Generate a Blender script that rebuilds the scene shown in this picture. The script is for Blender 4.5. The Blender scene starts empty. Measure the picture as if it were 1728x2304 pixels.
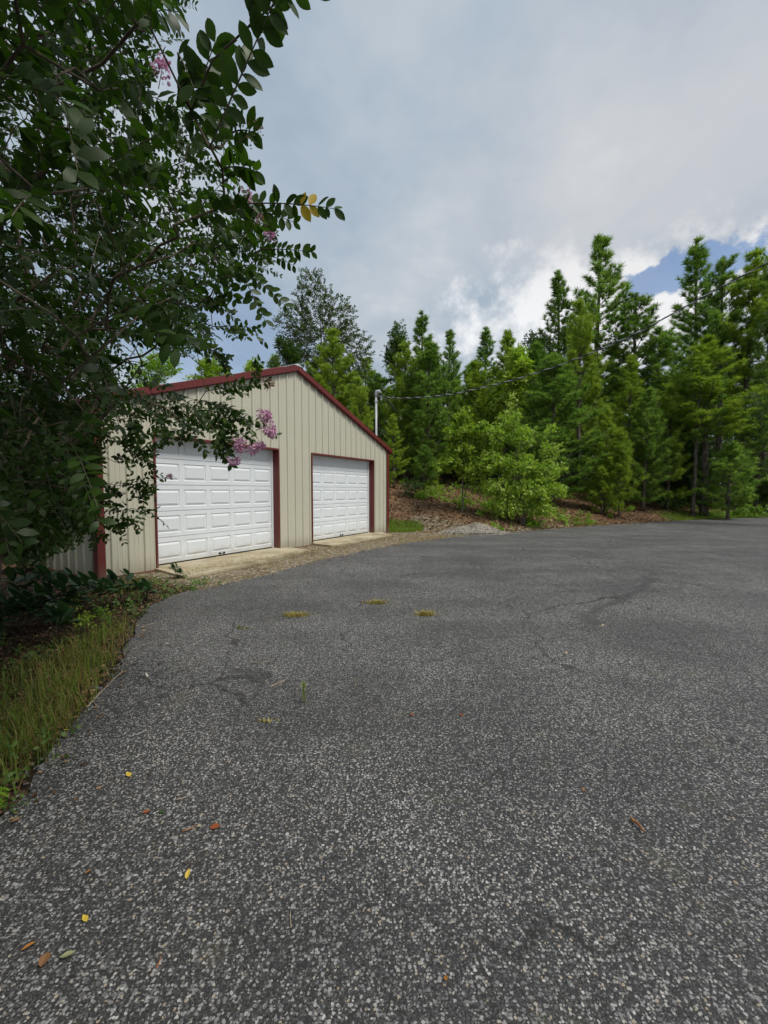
import bpy, math, random
import numpy as np
from mathutils import Vector, Matrix

# ------------------------------------------------------------------ camera, sky, sun, exposure
SC = bpy.context.scene
COL = SC.collection
F_PX, PITCH, CAM_H = 932.0, math.radians(2.89), 1.6
cam = bpy.data.cameras.new('camera')
cam.sensor_fit = 'VERTICAL'; cam.sensor_height = 36.0; cam.lens = 36.0 * F_PX / 2304.0
cam.clip_start = 0.05; cam.clip_end = 2000.0
camo = bpy.data.objects.new('camera', cam); COL.objects.link(camo)
camo.location = (0, 0, CAM_H); camo.rotation_euler = (math.pi / 2 - PITCH, 0, 0)
SC.camera = camo
SC.view_settings.view_transform = 'Standard'
SC.view_settings.look = 'None'
SC.view_settings.exposure = 0.0
SC.view_settings.gamma = 1.0
SC.cycles.use_denoising = True
SC.cycles.adaptive_threshold = 0.03
SC.cycles.max_bounces = 5
SC.cycles.diffuse_bounces = 3
SC.cycles.glossy_bounces = 2
SC.cycles.transparent_max_bounces = 4
SUN_EL, SUN_AZ = math.radians(58), math.radians(121)     # azimuth clockwise from +Y: behind the camera, to the right
SUN_STRENGTH, SUN_ANGLE = 3.0, math.radians(18)


def ray(px, py):
    dx, dy = (px - 864.0) / F_PX, (1152.0 - py) / F_PX
    c, s = math.cos(PITCH), math.sin(PITCH)
    return np.array([dx, c + dy * s, -s + dy * c])


def at(px, py, Y):
    d = ray(px, py)
    return np.array([0, 0, CAM_H]) + d * (Y / d[1])


def on_ground(px, py, z=0.0):
    d = ray(px, py)
    return np.array([0, 0, CAM_H]) + d * ((z - CAM_H) / d[2])


def project(P):
    c, s = math.cos(PITCH), math.sin(PITCH)
    x, y, z = P[:, 0], P[:, 1], P[:, 2] - CAM_H
    zc = y * c - z * s; yc = y * s + z * c
    zs = np.where(zc > 0.05, zc, 0.05)
    return 864 + F_PX * x / zs, 1152 - F_PX * yc / zs, zc


class NT:
    """small helper round a node tree"""
    def __init__(self, tree):
        self.t = tree
        tree.nodes.clear()

    def n(self, typ, **kw):
        nd = self.t.nodes.new(typ)
        for k, v in kw.items():
            if k == 'i':
                for a, b in v.items():
                    if isinstance(b, bpy.types.NodeSocket):
                        self.t.links.new(b, nd.inputs[a])
                    else:
                        nd.inputs[a].default_value = b
            else:
                setattr(nd, k, v)
        return nd

    def math(self, op, a, b=0.0, c=0.0, clamp=False):
        nd = self.n('ShaderNodeMath', operation=op, i={0: a, 1: b, 2: c}); nd.use_clamp = clamp
        return nd.outputs[0]

    def mix(self, fac, a, b, blend='MIX'):
        nd = self.n('ShaderNodeMix', data_type='RGBA', blend_type=blend)
        nd.inputs[0].default_value = 0.5
        for k, v in ((0, fac), (6, a), (7, b)):
            if isinstance(v, bpy.types.NodeSocket):
                self.t.links.new(v, nd.inputs[k])
            else:
                nd.inputs[k].default_value = v if k == 0 else c4(v)
        return nd.outputs[2]

    def ramp(self, fac, stops, interp='LINEAR'):
        nd = self.n('ShaderNodeValToRGB', i={0: fac})
        cr = nd.color_ramp; cr.interpolation = interp
        while len(cr.elements) < len(stops):
            cr.elements.new(0.5)
        for e, (p, col) in zip(cr.elements, stops):
            e.position = p; e.color = c4(col)
        return nd.outputs[0]

    def noise(self, vec, scale, detail=4.0, rough=0.55, out=0):
        nd = self.n('ShaderNodeTexNoise', i={'Scale': scale, 'Detail': detail, 'Roughness': rough})
        if vec is not None:
            self.t.links.new(vec, nd.inputs['Vector'])
        return nd.outputs[out]

    def voro(self, vec, scale, feature='F1', out='Distance'):
        nd = self.n('ShaderNodeTexVoronoi', feature=feature, i={'Scale': scale})
        if vec is not None:
            self.t.links.new(vec, nd.inputs['Vector'])
        return nd.outputs[out]

    def rng(self, v, a, b, c=0.0, d=1.0, smooth=True):
        nd = self.n('ShaderNodeMapRange', i={0: v, 1: a, 2: b, 3: c, 4: d})
        nd.interpolation_type = 'SMOOTHSTEP' if smooth else 'LINEAR'
        return nd.outputs[0]

    def link(self, a, b):
        self.t.links.new(a, b)


def c4(c):
    if isinstance(c, (int, float)):
        return (c, c, c, 1)
    return tuple(c) + ((1,) if len(c) == 3 else ())


def build_world():
    w = bpy.data.worlds.new('World'); SC.world = w; w.use_nodes = True
    g = NT(w.node_tree)
    sky = g.n('ShaderNodeTexSky', sky_type='NISHITA')
    sky.sun_disc = False; sky.sun_elevation = SUN_EL; sky.sun_rotation = SUN_AZ
    sky.air_density = 1.0; sky.dust_density = 1.2; sky.ozone_density = 1.5
    d = g.n('ShaderNodeTexCoord').outputs['Generated']
    nrm = g.n('ShaderNodeVectorMath', operation='NORMALIZE', i={0: d}).outputs[0]
    sep = g.n('ShaderNodeSeparateXYZ', i={0: nrm})
    x, y, z = sep.outputs
    zz = g.math('ADD', g.math('MAXIMUM', z, 0.0), 0.22)
    pl = g.n('ShaderNodeCombineXYZ', i={0: g.math('DIVIDE', x, zz), 1: g.math('DIVIDE', y, zz), 2: 0.0}).outputs[0]
    big = g.noise(pl, 1.1, 2.0, 0.5)
    mid = g.noise(pl, 2.6, 4.0, 0.6)
    fine = g.noise(nrm, 9.0, 5.0, 0.6)
    m = g.math('ADD', g.math('MULTIPLY', big, 0.6), g.math('MULTIPLY', mid, 0.4))
    cloud = g.ramp(m, [(0.36, (0.325, 0.41, 0.51)), (0.47, (0.42, 0.50, 0.59)), (0.56, (0.53, 0.585, 0.645)), (0.66, (0.72, 0.74, 0.76))])
    # brighter, whiter cumulus low over the wood, with a rent of blue in it
    def near(px, py, sx, sz):
        v = ray(px, py); v = v / np.linalg.norm(v)
        df = g.n('ShaderNodeVectorMath', operation='SUBTRACT', i={0: nrm, 1: tuple(v)}).outputs[0]
        sc = g.n('ShaderNodeVectorMath', operation='MULTIPLY', i={0: df, 1: (1 / sx, 1 / sx, 1 / sz)}).outputs[0]
        return g.n('ShaderNodeVectorMath', operation='LENGTH', i={0: sc}).outputs['Value']
    fn = g.math('SUBTRACT', fine, 0.5)
    w1 = g.math('ADD', near(1380, 700, 0.36, 0.10), g.math('MULTIPLY', fn, -3.0))
    white = g.rng(w1, 1.15, 0.35)
    cloud = g.mix(white, cloud, (0.93, 0.94, 0.96))
    w2 = g.math('ADD', near(1620, 330, 0.50, 0.30), g.math('MULTIPLY', fn, -0.8))
    cloud = g.mix(g.math('MULTIPLY', g.rng(w2, 1.1, 0.1), 0.45), cloud, (0.70, 0.68, 0.68))
    fg = g.math('SUBTRACT', g.noise(nrm, 21.0, 4.0, 0.6), 0.5)
    b1 = g.math('ADD', g.math('MINIMUM', near(1470, 632, 0.075, 0.024), near(1590, 592, 0.085, 0.032)), g.math('ADD', g.math('MULTIPLY', fn, 1.6), g.math('MULTIPLY', fg, 2.6)))
    gap = g.math('MULTIPLY', g.rng(b1, 1.2, 0.75), 0.9)
    b2 = g.math('ADD', near(470, 760, 0.22, 0.16), g.math('MULTIPLY', fn, 1.0))
    thin = g.math('MULTIPLY', g.rng(b2, 1.2, 0.3), 0.55)
    skyc = g.n('ShaderNodeVectorMath', operation='SCALE', i={0: sky.outputs[0], 3: 0.14}).outputs[0]
    col = g.mix(g.math('MAXIMUM', gap, thin), cloud, skyc)
    bg = g.n('ShaderNodeBackground', i={0: col, 1: 1.0})
    out = g.n('ShaderNodeOutputWorld')
    g.link(bg.outputs[0], out.inputs[0])
    w.cycles.sampling_method = 'MANUAL'; w.cycles.sample_map_resolution = 512


build_world()
sl = bpy.data.lights.new('sun', 'SUN'); sl.energy = SUN_STRENGTH; sl.angle = SUN_ANGLE; sl.color = (1.0, 0.955, 0.88)
so = bpy.data.objects.new('sun', sl); COL.objects.link(so)
sdir = Vector((math.sin(SUN_AZ) * math.cos(SUN_EL), math.cos(SUN_AZ) * math.cos(SUN_EL), math.sin(SUN_EL)))
so.rotation_euler = (-sdir).to_track_quat('-Z', 'Y').to_euler(); so.location = (0, -5, 30)

# ------------------------------------------------------------------ mesh helpers
rs = np.random.RandomState


def mesh(name, V, F, mat, rnd=None, smooth=False):
    """V (n,3), F list of arrays (m,3) / (m,4) or one array"""
    V = np.asarray(V, np.float32)
    if isinstance(F, np.ndarray):
        F = [F]
    F = [np.asarray(f, np.int32) for f in F if len(f)]
    me = bpy.data.meshes.new(name)
    me.vertices.add(len(V)); me.vertices.foreach_set('co', V.ravel())
    loops = np.concatenate([f.ravel() for f in F])
    sizes = np.concatenate([np.full(len(f), f.shape[1], np.int32) for f in F])
    starts = np.concatenate([[0], np.cumsum(sizes)[:-1]]).astype(np.int32)
    me.loops.add(len(loops)); me.loops.foreach_set('vertex_index', loops)
    me.polygons.add(len(sizes)); me.polygons.foreach_set('loop_start', starts)
    me.polygons.foreach_set('use_smooth', np.full(len(sizes), smooth))
    if rnd is not None:
        rnd = np.asarray(rnd, np.float32)
        if rnd.ndim == 1:
            a = me.attributes.new('rnd', 'FLOAT', 'POINT'); a.data.foreach_set('value', rnd)
        else:
            a = me.attributes.new('zone', 'FLOAT_COLOR', 'POINT'); a.data.foreach_set('color', rnd.ravel())
    me.update(); me.validate()
    if mat is not None:
        me.materials.append(mat)
    return me


def obj(name, me, parent=None, loc=None, label=None, cat=None, group=None, kind=None):
    o = bpy.data.objects.new(name, me); COL.objects.link(o)
    if parent is not None:
        o.parent = parent
    if loc is not None:
        o.location = loc
    for k, v in (('label', label), ('category', cat), ('group', group), ('kind', kind)):
        if v:
            o[k] = v
    return o


def thing(name, loc, label, cat, group=None, rz=0.0):
    o = obj(name, None, None, loc, label, cat, group)
    o.rotation_euler = (0, 0, rz); o.empty_display_size = 0.2
    return o


class MB:
    """collects boxes, quads and tubes into one mesh"""
    def __init__(s):
        s.v = []; s.f3 = []; s.f4 = []; s.n = 0

    def add(s, V, F):
        V = np.asarray(V, float); F = np.asarray(F, int)
        s.v.append(V)
        (s.f3 if F.shape[1] == 3 else s.f4).append(F + s.n)
        s.n += len(V)
        return s

    def box(s, a, b):
        x0, y0, z0 = a; x1, y1, z1 = b
        V = [(x0, y0, z0), (x1, y0, z0), (x1, y1, z0), (x0, y1, z0), (x0, y0, z1), (x1, y0, z1), (x1, y1, z1), (x0, y1, z1)]
        return s.add(V, [(0, 3, 2, 1), (4, 5, 6, 7), (0, 1, 5, 4), (1, 2, 6, 5), (2, 3, 7, 6), (3, 0, 4, 7)])

    def hexa(s, V):
        return s.add(V, [(0, 3, 2, 1), (4, 5, 6, 7), (0, 1, 5, 4), (1, 2, 6, 5), (2, 3, 7, 6), (3, 0, 4, 7)])

    def tube(s, P, R, k=6, cap=True):
        V, F3, F4 = tube(P, R, k, cap)
        s.v.append(V); s.f4.append(F4 + s.n)
        if len(F3):
            s.f3.append(F3 + s.n)
        s.n += len(V)
        return s

    def build(s, name, mat, smooth=False, rnd=None):
        F = [np.concatenate(q) for q in (s.f3, s.f4) if q]
        return mesh(name, np.concatenate(s.v), F, mat, rnd, smooth)


def unit(v):
    v = np.asarray(v, float)
    return v / np.maximum(np.linalg.norm(v, axis=-1, keepdims=True), 1e-9)


def frames(d):
    """two vectors perpendicular to each row of d"""
    d = unit(d)
    ref = np.where(np.abs(d[..., 2:3]) > 0.95, np.array([1.0, 0, 0]), np.array([0, 0, 1.0]))
    a = unit(np.cross(ref, d)); b = np.cross(d, a)
    return a, b


def tube(P, R, k=6, cap=True):
    P = np.asarray(P, float); n = len(P)
    R = np.broadcast_to(np.asarray(R, float), (n,))
    T = np.gradient(P, axis=0); a, b = frames(T)
    for i in range(1, n):   # keep the ring from twisting
        a[i] = unit(a[i - 1] - T[i] * (np.dot(a[i - 1], T[i]) / max(np.dot(T[i], T[i]), 1e-9))); b[i] = np.cross(unit(T[i]), a[i])
    th = np.linspace(0, 2 * np.pi, k, endpoint=False)
    V = P[:, None] + R[:, None, None] * (a[:, None] * np.cos(th)[None, :, None] + b[:, None] * np.sin(th)[None, :, None])
    V = V.reshape(-1, 3)
    i, j = np.meshgrid(np.arange(n - 1), np.arange(k), indexing='ij')
    q = np.stack([i * k + j, i * k + (j + 1) % k, (i + 1) * k + (j + 1) % k, (i + 1) * k + j], -1).reshape(-1, 4)
    F3 = np.zeros((0, 3), int)
    if cap:
        V = np.vstack([V, P[:1], P[-1:]]); c0, c1 = n * k, n * k + 1
        jj = np.arange(k)
        F3 = np.vstack([np.stack([np.full(k, c0), (jj + 1) % k, jj], -1), np.stack([np.full(k, c1), (n - 1) * k + jj, (n - 1) * k + (jj + 1) % k], -1)])
    return V, F3, q


def seg_tubes(A, B, RA, RB, k=5):
    """frusta from A to B, all at once"""
    n = len(A); a, b = frames(B - A)
    th = np.linspace(0, 2 * np.pi, k, endpoint=False)
    ring = a[:, None] * np.cos(th)[None, :, None] + b[:, None] * np.sin(th)[None, :, None]
    V = np.concatenate([A[:, None] + ring * RA[:, None, None], B[:, None] + ring * RB[:, None, None]], 1).reshape(-1, 3)
    j = np.arange(k)
    q = np.stack([j, (j + 1) % k, k + (j + 1) % k, k + j], -1)
    F = (np.arange(n)[:, None, None] * 2 * k + q[None]).reshape(-1, 4)
    return V, F


def stamp(TV, TF, pos, X, Y, Z, size, rnd):
    """copies of template TV,TF; X,Y,Z are the axes (n,3), size (n,) or (n,3)"""
    n = len(pos); size = np.asarray(size, float)
    if size.ndim == 1:
        size = np.repeat(size[:, None], 3, 1)
    L = TV[None] * size[:, None, :]
    V = pos[:, None] + L[..., 0:1] * X[:, None] + L[..., 1:2] * Y[:, None] + L[..., 2:3] * Z[:, None]
    F = (np.arange(n)[:, None, None] * len(TV) + TF[None]).reshape(-1, TF.shape[1])
    return V.reshape(-1, 3), F, np.repeat(np.asarray(rnd), len(TV))


# ------------------------------------------------------------------ materials
MATS = {}


def mat(name, build):
    m = bpy.data.materials.new(name); m.use_nodes = True
    g = NT(m.node_tree)
    sh = build(g)
    out = g.n('ShaderNodeOutputMaterial'); g.link(sh, out.inputs[0])
    MATS[name] = m
    return m


def bsdf(g, col, rough=0.6, spec=0.3, bump=None, bs=0.3, bd=0.01, metal=0.0):
    p = g.n('ShaderNodeBsdfPrincipled', i={'Roughness': rough, 'Specular IOR Level': spec, 'Metallic': metal})
    if isinstance(col, bpy.types.NodeSocket):
        g.link(col, p.inputs['Base Color'])
    else:
        p.inputs['Base Color'].default_value = c4(col)
    if bump is not None:
        b = g.n('ShaderNodeBump', i={'Strength': bs, 'Distance': bd, 'Height': bump})
        g.link(b.outputs[0], p.inputs['Normal'])
    return p.outputs[0]


def coords(g, kind='Object'):
    return g.n('ShaderNodeTexCoord').outputs[kind]


def leafy(name, stops, rough=0.45, spec=0.35, trans=0.35, tint=(1.0, 1.25, 0.5)):
    def b(g):
        r = g.n('ShaderNodeAttribute', attribute_name='rnd').outputs['Fac']
        oi = g.n('ShaderNodeObjectInfo').outputs['Random']
        v = g.math('ADD', r, g.math('MULTIPLY', g.math('SUBTRACT', oi, 0.5), 0.34), clamp=True)
        col = g.ramp(v, stops)
        p = bsdf(g, col, rough, spec)
        tc = g.mix(1.0, col, tint, 'MULTIPLY')
        t = g.n('ShaderNodeBsdfTranslucent', i={0: tc})
        mx = g.n('ShaderNodeMixShader', i={0: trans, 1: p, 2: t.outputs[0]})
        return mx.outputs[0]
    return mat(name, b)


def painted(name, col, var=0.12, rough=0.45, streak=True):
    def b(g):
        c = coords(g)
        st = g.n('ShaderNodeMapping', i={'Vector': c, 'Scale': (9, 9, 0.5)}).outputs[0]
        n1 = g.noise(st, 2.0, 5); n2 = g.noise(c, 1.3, 4)
        v = g.math('ADD', g.math('MULTIPLY', n1, 0.6), g.math('MULTIPLY', n2, 0.4))
        dark = tuple(q * (1 - var * 2.2) for q in col); lite = tuple(min(1, q * (1 + var * 0.8)) for q in col)
        cc = g.ramp(v, [(0.3, dark), (0.5, col), (0.7, lite)])
        # splash dirt low on the wall
        z = g.n('ShaderNodeSeparateXYZ', i={0: c}).outputs[2]
        dirt = g.math('MULTIPLY', g.rng(g.math('ADD', z, g.math('MULTIPLY', n1, -0.5)), 0.12, -0.25), 0.45)
        cc = g.mix(dirt, cc, (0.20, 0.155, 0.10))
        return bsdf(g, cc, rough, 0.35, n2, 0.03, 0.01)
    return mat(name, b)


painted('siding_paint', (0.535, 0.515, 0.41), 0.03, 0.42)
painted('red_paint', (0.145, 0.027, 0.024), 0.12, 0.42)
def m_door(g):
    c = coords(g)
    n1 = g.noise(c, 1.4, 3); z = g.n('ShaderNodeSeparateXYZ', i={0: g.n('ShaderNodeNewGeometry').outputs['Position']}).outputs[2]
    cc = g.ramp(n1, [(0.3, (0.70, 0.735, 0.76)), (0.7, (0.77, 0.80, 0.82))])
    dirt = g.math('MULTIPLY', g.rng(g.math('ADD', z, g.math('MULTIPLY', g.noise(c, 6, 4), -0.5)), 0.15, -0.20), 0.4)
    return bsdf(g, g.mix(dirt, cc, (0.33, 0.29, 0.22)), 0.4, 0.35)


mat('door_white', m_door)
painted('galvanised', (0.55, 0.57, 0.58), 0.15, 0.4)
mat('black_rubber', lambda g: bsdf(g, (0.02, 0.02, 0.02), 0.6))
mat('cable_black', lambda g: bsdf(g, (0.028, 0.028, 0.03), 0.45, 0.5))
mat('cable_bare', lambda g: bsdf(g, (0.50, 0.50, 0.52), 0.4, 0.5))


def m_concrete(g):
    c = coords(g)
    n1 = g.noise(c, 1.6, 6); n2 = g.noise(c, 22, 5); n3 = g.noise(c, 0.7, 3)
    cc = g.ramp(n1, [(0.30, (0.20, 0.165, 0.11)), (0.45, (0.40, 0.34, 0.225)), (0.60, (0.50, 0.44, 0.31)), (0.8, (0.56, 0.51, 0.40))])
    cc = g.mix(g.math('MULTIPLY', g.rng(n3, 0.55, 0.75), 0.6), cc, (0.10, 0.085, 0.06))
    cc = g.mix(g.math('MULTIPLY', n2, 0.4), cc, (0.30, 0.25, 0.17), 'MIX')
    return bsdf(g, cc, 0.9, 0.15, n2, 0.4, 0.006)


mat('concrete', m_concrete)


def m_asphalt(g):
    c = coords(g)
    wv = g.n('ShaderNodeVectorMath', operation='MULTIPLY_ADD', i={0: g.noise(c, 110, 1, out=1), 1: (0.010, 0.010, 0), 2: c}).outputs[0]
    vo = g.n('ShaderNodeTexVoronoi', feature='F1', i={'Scale': 96.0, 'Vector': wv})
    cell = g.n('ShaderNodeSeparateColor', i={0: vo.outputs['Color']})
    patch = g.noise(c, 0.8, 4, 0.6)
    streakc = g.n('ShaderNodeMapping', i={'Vector': c, 'Rotation': (0, 0, math.radians(-38)), 'Scale': (0.22, 1.4, 1)}).outputs[0]
    streak = g.noise(streakc, 1.0, 3)
    k = g.math('ADD', g.math('MULTIPLY', patch, 0.6), g.math('MULTIPLY', streak, 0.4))
    worn = g.rng(k, 0.36, 0.64, -0.08, 0.22)                     # how far the stones are worn clean
    sv = g.math('ADD', cell.outputs[1], worn, clamp=True)
    stone = g.ramp(sv, [(0.0, (0.024, 0.0238, 0.0238)), (0.36, (0.068, 0.0675, 0.067)), (0.60, (0.160, 0.159, 0.157)), (0.80, (0.250, 0.247, 0.242)), (0.92, (0.34, 0.333, 0.32)), (0.96, (0.30, 0.24, 0.165)), (1.0, (0.44, 0.43, 0.41))])
    rad = g.math('ADD', 0.36, g.math('MULTIPLY', cell.outputs[0], 0.30))
    is_st = g.rng(g.math('SUBTRACT', rad, vo.outputs['Distance']), -0.05, 0.07)
    fine = g.noise(c, 150, 1)
    binder = g.ramp(fine, [(0.3, (0.016, 0.0157, 0.0155)), (0.6, (0.042, 0.041, 0.04)), (0.75, (0.11, 0.108, 0.105))])
    v2 = g.n('ShaderNodeTexVoronoi', feature='F1', i={'Scale': 170.0, 'Vector': c})
    c2 = g.n('ShaderNodeSeparateColor', i={0: v2.outputs['Color']})
    s2 = g.rng(g.math('SUBTRACT', g.math('MULTIPLY', c2.outputs[0], 0.55), v2.outputs['Distance']), -0.08, 0.08)
    binder = g.mix(g.math('MULTIPLY', s2, 0.6), binder, g.ramp(c2.outputs[1], [(0.0, (0.06, 0.06, 0.058)), (0.7, (0.17, 0.167, 0.16)), (1.0, (0.34, 0.33, 0.31))]))
    cc = g.mix(is_st, binder, stone)
    # worn seam between two paving passes
    A, B = on_ground(1325, 1400), on_ground(1475, 1290)
    ax = unit((B - A)[:2]); L = float(np.linalg.norm((B - A)[:2]))
    sp = g.n('ShaderNodeSeparateXYZ', i={0: c})
    nx = g.math('MULTIPLY', g.math('SUBTRACT', streak, 0.5), 0.8)
    qx = g.math('SUBTRACT', sp.outputs[0], float(A[0])); qy = g.math('SUBTRACT', sp.outputs[1], float(A[1]))
    u = g.math('ADD', g.math('MULTIPLY', qx, float(ax[0])), g.math('MULTIPLY', qy, float(ax[1])))
    v = g.math('ABSOLUTE', g.math('ADD', nx, g.math('SUBTRACT', g.math('MULTIPLY', qx, float(ax[1])), g.math('MULTIPLY', qy, float(ax[0])))))
    sm = g.math('MULTIPLY', g.rng(v, 0.12, 0.02), g.math('MULTIPLY', g.rng(u, -0.8, 0.2), g.rng(u, L + 0.9, L)))
    cc = g.mix(g.math('MULTIPLY', g.math('MULTIPLY', sm, 0.6), g.rng(patch, 0.35, 0.6, 0.4, 1.0)), cc, (0.03, 0.03, 0.03))
    cw = g.n('ShaderNodeVectorMath', operation='MULTIPLY_ADD', i={0: g.noise(c, 3.0, 3, out=1), 1: (0.5, 0.5, 0), 2: c}).outputs[0]
    ck = g.voro(cw, 0.42, 'DISTANCE_TO_EDGE')
    cc = g.mix(g.math('MULTIPLY', g.math('MULTIPLY', g.rng(ck, 0.0075, 0.002), g.rng(patch, 0.46, 0.56)), 0.75), cc, (0.018, 0.017, 0.016))
    # moss and dust
    ms = g.math('MULTIPLY', g.rng(g.noise(c, 2.7, 3), 0.60, 0.72), 0.25)
    cc = g.mix(ms, cc, (0.11, 0.10, 0.055))
    hgt = g.math('MULTIPLY', is_st, g.math('ADD', 0.15, g.math('MULTIPLY', cell.outputs[2], 0.3)))
    return bsdf(g, cc, 0.66, 0.35, hgt, 0.9, 0.012)


mat('asphalt', m_asphalt)


def m_stone(g):
    r = g.n('ShaderNodeAttribute', attribute_name='rnd').outputs['Fac']
    c = coords(g)
    cc = g.ramp(r, [(0.0, (0.035, 0.0345, 0.034)), (0.4, (0.085, 0.084, 0.082)), (0.65, (0.165, 0.163, 0.158)), (0.82, (0.24, 0.236, 0.228)), (0.93, (0.32, 0.312, 0.298)), (0.965, (0.32, 0.25, 0.165)), (1.0, (0.46, 0.45, 0.43))])
    cc = g.mix(0.25, cc, g.ramp(g.noise(c, 220, 2), [(0.3, (0.05, 0.05, 0.05)), (0.7, (0.28, 0.28, 0.28))]))
    return bsdf(g, cc, 0.75, 0.3)


mat('road_stone', m_stone)


def m_gravel(g):
    r = g.n('ShaderNodeAttribute', attribute_name='rnd').outputs['Fac']
    cc = g.ramp(r, [(0.0, (0.13, 0.115, 0.09)), (0.4, (0.27, 0.24, 0.19)), (0.75, (0.42, 0.39, 0.33)), (1.0, (0.58, 0.55, 0.48))])
    return bsdf(g, cc, 0.85, 0.2)


mat('gravel', m_gravel)


def m_ground(g):
    c = coords(g)
    zc = g.n('ShaderNodeSeparateColor', i={0: g.n('ShaderNodeAttribute', attribute_name='zone').outputs['Color']})
    n1 = g.noise(c, 1.2, 6); n2 = g.noise(c, 9, 6, 0.65); vo = g.voro(c, 22, out='Color')
    vs = g.n('ShaderNodeSeparateColor', i={0: vo}).outputs[0]
    k = g.math('ADD', g.math('MULTIPLY', n2, 0.5), g.math('MULTIPLY', vs, 0.5))
    dirt = g.ramp(k, [(0.2, (0.045, 0.025, 0.014)), (0.45, (0.13, 0.075, 0.042)), (0.65, (0.21, 0.135, 0.08)), (0.85, (0.32, 0.23, 0.15))])
    dirt = g.mix(g.rng(n1, 0.45, 0.7), dirt, g.mix(0.5, dirt, (0.23, 0.12, 0.06)))
    mulch = g.ramp(k, [(0.2, (0.015, 0.011, 0.008)), (0.5, (0.05, 0.034, 0.022)), (0.8, (0.13, 0.09, 0.055))])
    grass = g.ramp(k, [(0.2, (0.03, 0.05, 0.01)), (0.6, (0.08, 0.12, 0.022)), (0.85, (0.16, 0.17, 0.05))])
    tan = g.ramp(k, [(0.2, (0.075, 0.058, 0.038)), (0.5, (0.20, 0.16, 0.105)), (0.8, (0.36, 0.31, 0.23))])
    jit = g.math('MULTIPLY', g.math('SUBTRACT', n2, 0.5), 0.9)
    def w(ch):
        return g.rng(g.math('ADD', zc.outputs[ch], jit), 0.35, 0.65)
    cc = g.mix(w(2), dirt, tan)
    cc = g.mix(w(0), cc, mulch)
    cc = g.mix(w(1), cc, grass)
    return bsdf(g, cc, 0.95, 0.1, g.math('ADD', n2, g.math('MULTIPLY', vs, 0.5)), 0.8, 0.03)


mat('earth', m_ground)


def m_bark(cols, scale=14):
    def b(g):
        c = coords(g)
        st = g.n('ShaderNodeMapping', i={'Vector': c, 'Scale': (1, 1, 0.25)}).outputs[0]
        n1 = g.noise(st, scale, 6, 0.65); v = g.voro(st, scale * 0.8)
        k = g.math('ADD', g.math('MULTIPLY', n1, 0.6), g.math('MULTIPLY', v, 0.5))
        return bsdf(g, g.ramp(k, [(0.25, cols[0]), (0.5, cols[1]), (0.8, cols[2])]), 0.9, 0.15, k, 0.7, 0.02)
    return b


mat('pine_bark', m_bark([(0.035, 0.026, 0.020), (0.10, 0.08, 0.062), (0.20, 0.17, 0.14)]))
mat('grey_bark', m_bark([(0.05, 0.045, 0.036), (0.13, 0.115, 0.095), (0.26, 0.23, 0.19)], 20))
mat('myrtle_bark', m_bark([(0.045, 0.034, 0.026), (0.10, 0.078, 0.058), (0.17, 0.135, 0.10)], 25))
mat('stem_green', lambda g: bsdf(g, (0.10, 0.085, 0.055), 0.6))
mat('twig_wood', m_bark([(0.12, 0.09, 0.065), (0.26, 0.21, 0.155), (0.42, 0.36, 0.28)], 40))
mat('twig_red', m_bark([(0.14, 0.05, 0.02), (0.30, 0.12, 0.04), (0.45, 0.22, 0.09)], 40))
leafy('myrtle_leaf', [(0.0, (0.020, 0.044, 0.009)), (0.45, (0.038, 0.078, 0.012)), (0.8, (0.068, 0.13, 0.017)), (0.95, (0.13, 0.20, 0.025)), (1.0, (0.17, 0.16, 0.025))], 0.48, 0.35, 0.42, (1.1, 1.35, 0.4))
leafy('myrtle_leaf_yellow', [(0.0, (0.50, 0.30, 0.02)), (1.0, (0.60, 0.42, 0.05))], 0.45, 0.4, 0.35)
leafy('pine_needle', [(0.0, (0.085, 0.155, 0.034)), (0.4, (0.165, 0.28, 0.055)), (0.75, (0.25, 0.375, 0.075)), (1.0, (0.36, 0.47, 0.13))], 0.55, 0.25, 0.5, (1.0, 1.12, 0.6))
leafy('pine_needle_bright', [(0.0, (0.18, 0.27, 0.032)), (0.5, (0.31, 0.42, 0.055)), (1.0, (0.43, 0.53, 0.11))], 0.55, 0.25, 0.5, (1.0, 1.12, 0.6))
leafy('maple_leaf', [(0.0, (0.11, 0.20, 0.022)), (0.5, (0.21, 0.35, 0.035)), (0.8, (0.30, 0.45, 0.05)), (1.0, (0.40, 0.52, 0.09))], 0.45, 0.4, 0.42)
leafy('sapling_leaf', [(0.0, (0.17, 0.26, 0.035)), (0.5, (0.33, 0.45, 0.06)), (0.8, (0.45, 0.56, 0.09)), (1.0, (0.55, 0.63, 0.15))], 0.45, 0.4, 0.45)
leafy('lime_leaf', [(0.0, (0.18, 0.27, 0.03)), (0.5, (0.32, 0.43, 0.05)), (1.0, (0.45, 0.53, 0.11))], 0.45, 0.4, 0.42)
leafy('olive_leaf', [(0.0, (0.06, 0.09, 0.026)), (0.5, (0.115, 0.16, 0.05)), (0.85, (0.19, 0.20, 0.10)), (1.0, (0.28, 0.25, 0.15))], 0.5, 0.4, 0.25)
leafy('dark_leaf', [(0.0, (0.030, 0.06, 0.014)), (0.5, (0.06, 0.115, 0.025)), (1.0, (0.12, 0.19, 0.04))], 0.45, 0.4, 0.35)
leafy('weed_leaf', [(0.0, (0.05, 0.10, 0.022)), (0.5, (0.10, 0.18, 0.035)), (1.0, (0.20, 0.28, 0.06))], 0.45, 0.4, 0.35)
leafy('bed_leaf', [(0.0, (0.026, 0.060, 0.026)), (0.5, (0.05, 0.11, 0.042)), (1.0, (0.09, 0.17, 0.06))], 0.36, 0.5, 0.22)
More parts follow.
